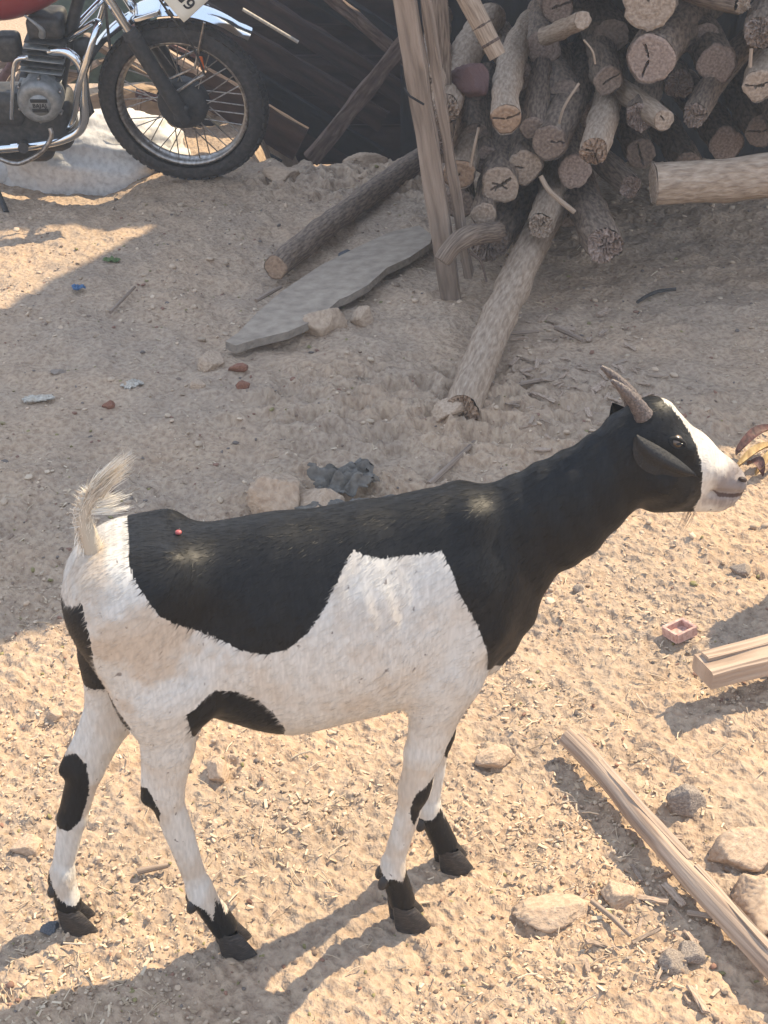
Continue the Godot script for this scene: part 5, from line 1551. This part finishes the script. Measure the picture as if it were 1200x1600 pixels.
	rock("stone", 7, M.clod, Vector3(0.1831, 0.0000, -1.7923), Vector3(0.085, 0.05, 0.06), 0.4, "clod behind the goat's front hooves", "stone", F)
	rock("stone", 1, M.clod, Vector3(-0.2680, 0.0000, -1.7528), Vector3(0.075, 0.05, 0.05), 1.9, "clod under the goat's belly", "stone", F)
	rock("stone", 2, M.stone, Vector3(0.7142, 0.0000, -2.3736), Vector3(0.05, 0.036, 0.04), 0.5, "small brown stone in the dirt below the goat's muzzle", "stone", F)
	rock("stone", 6, M.stone, Vector3(0.3814, 0.0000, -2.3105), Vector3(0.04, 0.028, 0.035), 0.5, "small reddish stone in front of the goat's chest", "stone", F)
	rock("stone", 3, M.clod, Vector3(-0.5370, 0.0000, -1.5918), Vector3(0.07, 0.045, 0.055), 0.1, "straw topped clod behind the goat's hind hooves", "stone", F)
	rock("stone", 5, M.clod, Vector3(-0.5616, 0.0000, -1.9097), Vector3(0.034, 0.026, 0.03), 0.1, "small clod behind the goat's hind legs", "stone", F)
	rock("stone", 0, M.greystone, Vector3(-0.4686, 0.0000, -1.4231), Vector3(0.034, 0.024, 0.03), 0.6, "bluish pebble touching the goat's hind hoof", "stone", F)
	# poles and planks in the foreground
	var a := Vector3(0.3003, 0.0350, -1.8033)
	var b := Vector3(0.5286, 0.0350, -1.3027)
	var pole := thing("wooden_pole", "weathered split pole lying aslant on the sunlit dirt", "pole", a)
	var d := (b - a)
	var pp := []; var pr := []
	for k in 25:
		var f := k / 24.0
		pp.append(d * 1.15 * f + Vector3(0.004 * sin(f * 9.0), 0.0015 * sin(f * 14.0), 0))
		pr.append(lerpf(0.0165, 0.0185, f) * (1.0 + 0.04 * sin(f * 23.0)))
	part("shaft", tube_mesh(pp, pr, 18, 0.10, 12), M.plank, pole)
	var up := Vector3(0.004, 0.0155, -0.006)
	part("splinter", bar_mesh(d * 0.04 + up, d * 0.60 + up, 0.011, 0.006, 0.0012, 23, Vector3.ZERO, 20), M.plank, pole)
	part("splinter", bar_mesh(d * 0.63 + up, d * 1.1 + up * 1.1, 0.010, 0.006, 0.0012, 24, Vector3.ZERO, 20), M.plank, pole)
	var pa := Vector3(0.5390, 0.0750, -1.9270)
	var pd := Vector3(0.55, 0.015, -0.20)
	var pl := thing("plank", "short sawn plank with grooved top propped above the dirt", "plank", pa)
	part("lower_board", bar_mesh(Vector3.ZERO, pd, 0.062, 0.036, 0.002, 31, Vector3.ZERO, 12), M.plank, pl)
	part("upper_strip", bar_mesh(Vector3(0.004, 0.0215, -0.016), pd + Vector3(0, 0.0215, -0.016), 0.024, 0.007, 0.0015, 32, Vector3.ZERO, 12), M.plank, pl)
	rock("stone", 4, M.clod, Vector3(0.74, 0, -2.06), Vector3(0.10, 0.10, 0.09), 0.4, "clod propping up the sawn plank", "stone")
	# upright log added unseen beyond the picture's edge to cast shade by the plank
	log_thing(Vector3(0.98, 0.40, -2.32), 0.11, Vector3(0.02, -1, 0.04), 0.46, 1, 0, 1, 95, "thick upright log added out of view to shade the plank", "", "added_stump", 0)
	# pale pink plastic tray half buried
	var fr := thing("plastic_tray", "small square pale pink plastic tray half sunk in dirt", "plastic tray", Vector3(0.5470, 0.0080, -2.1462))
	fr.rotation_degrees = Vector3(-8, 28, 6)
	for s in [[Vector3(-.022, 0, -.02), Vector3(.022, 0, -.02)], [Vector3(.022, 0, -.02), Vector3(.022, 0, .02)], [Vector3(.022, 0, .02), Vector3(-.022, 0, .02)], [Vector3(-.022, 0, .02), Vector3(-.022, 0, -.02)]]:
		part("side", bar_mesh(s[0], s[1], 0.006, 0.018, 0.0008, 3, Vector3.ZERO, 4), M.pinkplastic, fr)
	part("floor", bar_mesh(Vector3(-.02, -.006, 0), Vector3(.02, -.006, 0), 0.038, 0.003, 0.0005, 3, Vector3.ZERO, 3), M.pinkplastic, fr)
	# sticks
	for s in [[Vector3(0.4304, 0.0120, -1.4428), Vector3(0.4727, 0.0220, -1.4211), 0.0045, "thin pale stick poking out from under the pole"], [Vector3(0.2973, 0.0120, -1.4649), Vector3(0.3424, 0.0120, -1.3999), 0.004, "thin stick lying by the knobbly clod"], [Vector3(-0.7685, 0.0100, -3.7012), Vector3(-0.7270, 0.0140, -3.8895), 0.005, "thin brown stick alone on the open shaded dirt"], [Vector3(0.4688, 0.0120, -3.5849), Vector3(0.5315, 0.0120, -3.4962), 0.007, "short pale stick among chips near the leaning log"], [Vector3(0.3290, 0.0120, -3.5401), Vector3(0.4213, 0.0100, -3.5627), 0.005, "dull stick touching the leaning log's shade"], [Vector3(0.3408, 0.0100, -3.2238), Vector3(0.4206, 0.0120, -3.2502), 0.006, "pale stick among the wood chips"], [Vector3(0.0980, 0.0120, -2.6977), Vector3(0.2100, 0.0140, -2.8992), 0.007, "pale split stick lying behind the goat's withers"], [Vector3(0.2157, 0.0300, -3.2109), Vector3(0.2762, 0.0120, -3.2195), 0.005, "short twig at the leaning log's broken end"], [Vector3(-0.3615, 0.0100, -1.5253), Vector3(-0.3187, 0.0120, -1.5363), 0.005, "brown stick between the goat's hind legs"], [Vector3(-0.3648, 0.0150, -3.7758), Vector3(-0.2978, 0.0200, -3.8738), 0.006, "curved stick under the bank log's cut end"]]:
		var o := part("stick", tube_mesh([Vector3.ZERO, (s[1] - s[0]) * 0.5 + Vector3(0.002, 0.003, 0.002), s[1] - s[0]], [s[2], s[2] * 0.95, s[2] * 0.7], 8, 0.2, 5), M.post, self, s[0])
		tag(o, s[3], "stick", "sticks on the ground")
	# black string
	var sg := part("black_string", tube_mesh(curve([Vector3.ZERO, Vector3(0.7604, 0.0100, -3.8284) - Vector3(0.7231, 0.0100, -3.7787), Vector3(0.7997, 0.0100, -3.8639) - Vector3(0.7231, 0.0100, -3.7787), Vector3(0.8496, 0.0120, -3.8741) - Vector3(0.7231, 0.0100, -3.7787)], 5), [0.005], 8, 0.2, 2), M.rubber, self, Vector3(0.7222, 0.0120, -3.7736))
	tag(sg, "short knotted black string on the dirt below the stack", "string")
	# rags and litter one can name
	rag("plastic_rag", Vector3(-0.0858, 0.0350, -2.6703), Vector2(0.13, 0.085), 0.05, Vector3(0.25, 0.3, 0.05), 11, M.greycloth, "crumpled grey plastic rag on a clod behind the goat", "rag")
	rag("plastic_rag", Vector3(-0.0740, 0.0200, -2.5634), Vector2(0.2, 0.07), 0.03, Vector3(0.1, 0.25, 0.0), 12, M.greycloth, "flat dusty grey rag strip pressed into the dirt", "rag")
	rag("paper_scrap", Vector3(-0.8495, 0.0120, -3.1373), Vector2(0.07, 0.03), 0.008, Vector3(0, 0.2, 0), 13, M.whitecloth, "dirty white paper scrap on the open shaded dirt", "paper")
	rag("paper_scrap", Vector3(-0.6326, 0.0120, -3.2195), Vector2(0.05, 0.035), 0.01, Vector3(0, 0.9, 0), 14, M.whitecloth, "crumpled whitish paper scrap near the brown brick fragment", "paper")
	rag("blue_scrap", Vector3(-0.8905, 0.0140, -3.8843), Vector2(0.035, 0.03), 0.012, Vector3(0, 0.4, 0), 15, M.blueplastic, "small bright blue plastic scrap on dirt", "plastic scrap")
	rag("green_leaf", Vector3(-0.8354, 0.0120, -4.1226), Vector2(0.05, 0.025), 0.01, Vector3(0, -0.4, 0), 16, M.leafgreen, "single green leaf at the sunny patch's edge", "leaf")
	# dry husks in front of the muzzle
	rng.seed = 77
	for h in [[Vector3(0.7951, 0.0200, -2.8179), Vector3(0.8942, 0.0500, -2.8867), 0.030, M.dryleaf, "dark brown dry husk leaf sticking up past the muzzle"], [Vector3(0.8101, 0.0200, -2.7688), Vector3(0.8364, 0.0120, -2.7299), 0.034, M.dryleaf, "curled purple brown husk on the ground at the muzzle"], [Vector3(0.7825, 0.0150, -2.7571), Vector3(0.8921, 0.0300, -2.8362), 0.022, M.straw, "pale straw husk lying across the brown one"], [Vector3(0.8201, 0.0120, -2.7328), Vector3(0.9100, 0.0300, -2.8205), 0.022, M.straw, "broad pale husk blade by the curled brown husk"]]:
		var st := new_st()
		var v: Vector3 = h[1] - h[0]
		var sd: Vector3 = v.cross(Vector3.UP).normalized()
		for i in 10:
			for j in 4:
				var q := []
				for c in [[i, j], [i + 1, j], [i + 1, j + 1], [i, j + 1]]:
					var f: float = c[0] / 10.0
					var e: float = c[1] / 4.0 * 2.0 - 1.0
					q.append(v * f + sd * e * h[2] * 0.5 * pow(sin(PI * (f * 0.94 + 0.04)), 0.6) + Vector3(0, 0.012 * e * e + 0.02 * sin(PI * f), 0))
				for k in [0, 1, 2, 0, 2, 3]:
					st.set_smooth_group(0); st.set_uv(Vector2(q[k].x, q[k].z)); st.add_vertex(q[k])
		var o := part("dry_husk", done(st), h[3], self, h[0])
		tag(o, h[4], "husk", "dry husks in front of the goat")
	# wood chips dropped round the leaning log, each its own piece
	rng.seed = 808
	var chips := []
	for k in 5:
		chips.append(bar_mesh(Vector3(-0.5, 0, 0), Vector3(0.5, 0.03, 0.02), 0.42 - k * 0.06, 0.16, 0.06, 100 + k, Vector3.ZERO, 4))
	for i in 130:
		var cx := rng.randfn(0.45, 0.17); var cz := rng.randfn(-3.30, 0.20)
		if cz < -3.75 or cx < 0.26: continue
		var o := part("wood_chip", chips[i % 5], M.plank if i % 3 else M.endgrain[0])
		var s := rng.randf_range(0.018, 0.055)
		o.scale = Vector3(s, s * rng.randf_range(0.4, 0.8), s * rng.randf_range(0.4, 0.9))
		o.position = Vector3(cx, ground_y(cx, cz) + 0.004, cz)
		o.rotation = Vector3(rng.randf_range(-.2, .2), rng.randf() * TAU, rng.randf_range(-.2, .2))
		tag(o, "small wood chip on the dirt beside the leaning log", "wood chip", "wood chips beside the leaning log")
	for i in 34:
		var cx := rng.randfn(0.40, 0.07); var cz := rng.randfn(-1.42, 0.10)
		var o := part("wood_chip", chips[i % 5], M.plank if i % 3 else M.post)
		var s := rng.randf_range(0.015, 0.05)
		o.scale = Vector3(s, s * 0.5, s * rng.randf_range(0.3, 0.7))
		o.position = Vector3(cx, ground_y(cx, cz) + 0.005, cz)
		o.rotation = Vector3(rng.randf_range(-.4, .4), rng.randf() * TAU, rng.randf_range(-.4, .4))
		tag(o, "pale wood chip in the litter beside the lying pole", "wood chip", "wood chips beside the lying pole")

# loose litter too fine to count: chaff, dung crumbs, grit, straw bits
func scatter(called: String, mesh: Mesh, label: String, category: String, count: int, sd: int, cols: Array, smin_: float, smax: float, flat: float, far_share: float):
	rng.seed = sd
	var mm := MultiMesh.new()
	mm.transform_format = MultiMesh.TRANSFORM_3D
	mm.use_colors = true
	mm.mesh = mesh
	var xf := []; var cc := []
	var clump := FastNoiseLite.new()
	clump.seed = sd; clump.frequency = 0.024; clump.fractal_octaves = 3
	while xf.size() < count:
		var far := rng.randf() < far_share
		var z := rng.randf_range(-5.3, -2.2) if far else rng.randf_range(-3.0, -1.1)
		var hw := 0.30 * (0.75 - z * 0.87) + 0.12
		var x := rng.randf_range(-hw, hw)
		var cl := clump.get_noise_2d(x * 100.0, z * 100.0)
		if cl < rng.randf_range(-0.22, 0.32): continue
		if not far and z < -2.1 and rng.randf() < smoothstep(2.0, 2.6, -z) * 0.85: continue
		var s := smin_ * pow(smax / smin_, pow(rng.randf(), 2.0))
		var b := Basis.from_euler(Vector3(rng.randfn(0, 0.3), rng.randf() * TAU, rng.randfn(0, 0.3))) * Basis.from_scale(Vector3(s, s * flat * rng.randf_range(0.6, 1.4), s * rng.randf_range(0.5, 1.0)))
		xf.append(Transform3D(b, Vector3(x, ground_y(x, z) + s * flat * 0.2, z)))
		var c: Color = cols[rng.randi() % cols.size()]
		cc.append(c * rng.randf_range(0.8, 1.15))
	mm.instance_count = count
	for i in count:
		mm.set_instance_transform(i, xf[i]); mm.set_instance_color(i, cc[i])
	var o := MultiMeshInstance3D.new()
	o.name = numbered(called)
	o.multimesh = mm
	o.material_override = M.litter
	add_child(o)
	tag(o, label, category, "", "stuff")

func low_rock(v: int) -> ArrayMesh:
	var sm := SphereMesh.new()
	sm.radius = 0.5; sm.height = 1.0; sm.radial_segments = 7; sm.rings = 3
	var arr := sm.get_mesh_arrays()
	var vs: PackedVector3Array = arr[Mesh.ARRAY_VERTEX]
	for i in vs.size():
		var d := vs[i]
		vs[i] = d * (1.0 + 0.5 * n_mid.get_noise_3dv(d * 7.0 + Vector3(v * 30, 0, 0)))
	arr[Mesh.ARRAY_VERTEX] = vs
	var am := ArrayMesh.new()
	am.add_surface_from_arrays(Mesh.PRIMITIVE_TRIANGLES, arr)
	return am

func make_litter():
	var sand := [Color(0.50, 0.375, 0.265), Color(0.46, 0.35, 0.25), Color(0.55, 0.43, 0.31), Color(0.42, 0.32, 0.23)]
	var chaff := [Color(0.54, 0.42, 0.29), Color(0.48, 0.37, 0.26), Color(0.58, 0.47, 0.34), Color(0.40, 0.30, 0.20)]
	var dark := [Color(0.20, 0.14, 0.10), Color(0.28, 0.20, 0.14), Color(0.24, 0.13, 0.09), Color(0.16, 0.13, 0.11), Color(0.22, 0.19, 0.08)]
	scatter("grit", low_rock(1), "fine sandy grit and crumbs covering the dirt", "grit", 13000, 1, sand, 0.0025, 0.010, 0.5, 0.10)
	scatter("chaff", bar_mesh(Vector3(-0.5, 0, 0), Vector3(0.5, 0.06, 0.05), 0.34, 0.10, 0.05, 7, Vector3.ZERO, 2), "trodden pale chaff and fibre bits over the sunlit dirt", "chaff", 7000, 2, chaff, 0.004, 0.016, 0.6, 0.05)
	scatter("dung_crumbs", low_rock(2), "dark dung crumbs and bark bits scattered on the dirt", "crumbs", 3000, 3, dark, 0.003, 0.012, 0.5, 0.25)
	scatter("dark_pebbles", low_rock(3), "scattered dark pebbles and bark scraps on the shaded dirt", "pebbles", 1100, 5, dark, 0.006, 0.020, 0.45, 1.0)
	scatter("pale_pebbles", low_rock(4), "scattered pale pebbles on the shaded dirt", "pebbles", 900, 6, sand, 0.008, 0.026, 0.45, 1.0)
	scatter("straw_bits", tube_mesh([Vector3(-0.5, 0, 0), Vector3(0, 0.06, 0.05), Vector3(0.5, 0, 0)], [0.035], 5), "short broken straw stalks strewn over the dirt", "straw", 1800, 4, chaff, 0.010, 0.036, 1.0, 0.15)

func _ready():
	rng.seed = 1
	# camera
	var cam := Camera3D.new()
	cam.name = "camera"
	cam.fov = 39.97
	cam.position = Vector3(0, 1.5, 0)
	cam.rotation_degrees = Vector3(-30, 0, 0)
	cam.near = 0.05; cam.far = 300.0
	add_child(cam)
	cam.current = true
	# sky
	var sm := ProceduralSkyMaterial.new()
	sm.sky_top_color = Color(0.70, 0.77, 0.88)
	sm.sky_horizon_color = Color(0.88, 0.90, 0.92)
	sm.sky_curve = 0.2
	sm.ground_bottom_color = Color(0.45, 0.38, 0.30)
	sm.ground_horizon_color = Color(0.62, 0.58, 0.52)
	var sky := Sky.new()
	sky.sky_material = sm
	var env := Environment.new()
	env.background_mode = Environment.BG_SKY
	env.sky = sky
	env.background_energy_multiplier = 1.1
	env.tonemap_mode = Environment.TONE_MAPPER_LINEAR
	env.tonemap_exposure = 1.77
	env.fog_enabled = true
	env.fog_density = 0.010
	env.fog_light_color = Color(0.80, 0.82, 0.85)
	env.sdfgi_enabled = true; env.ssao_enabled = true; env.ssil_enabled = true
	var we := WorldEnvironment.new()
	we.name = "world_environment"
	we.environment = env
	add_child(we)
	# sun: high, behind the goat and to the right
	var sun := DirectionalLight3D.new()
	sun.name = "sun"
	sun.light_color = Color(1.0, 0.92, 0.78)
	sun.light_energy = 1.6
	sun.light_angular_distance = 0.5
	sun.shadow_enabled = true
	add_child(sun)
	var el := deg_to_rad(49.0)
	var down := Vector3(-0.79 * cos(el), -sin(el), 0.61 * cos(el))
	sun.look_at_from_position(Vector3.ZERO, down, Vector3.UP)
	make_materials()
	make_ground()
	make_rocks()
	make_shed()
	make_back_boards()
	make_woodpile()
	make_sacks()
	make_bike()
	make_yard()
	make_litter()
	make_goat()
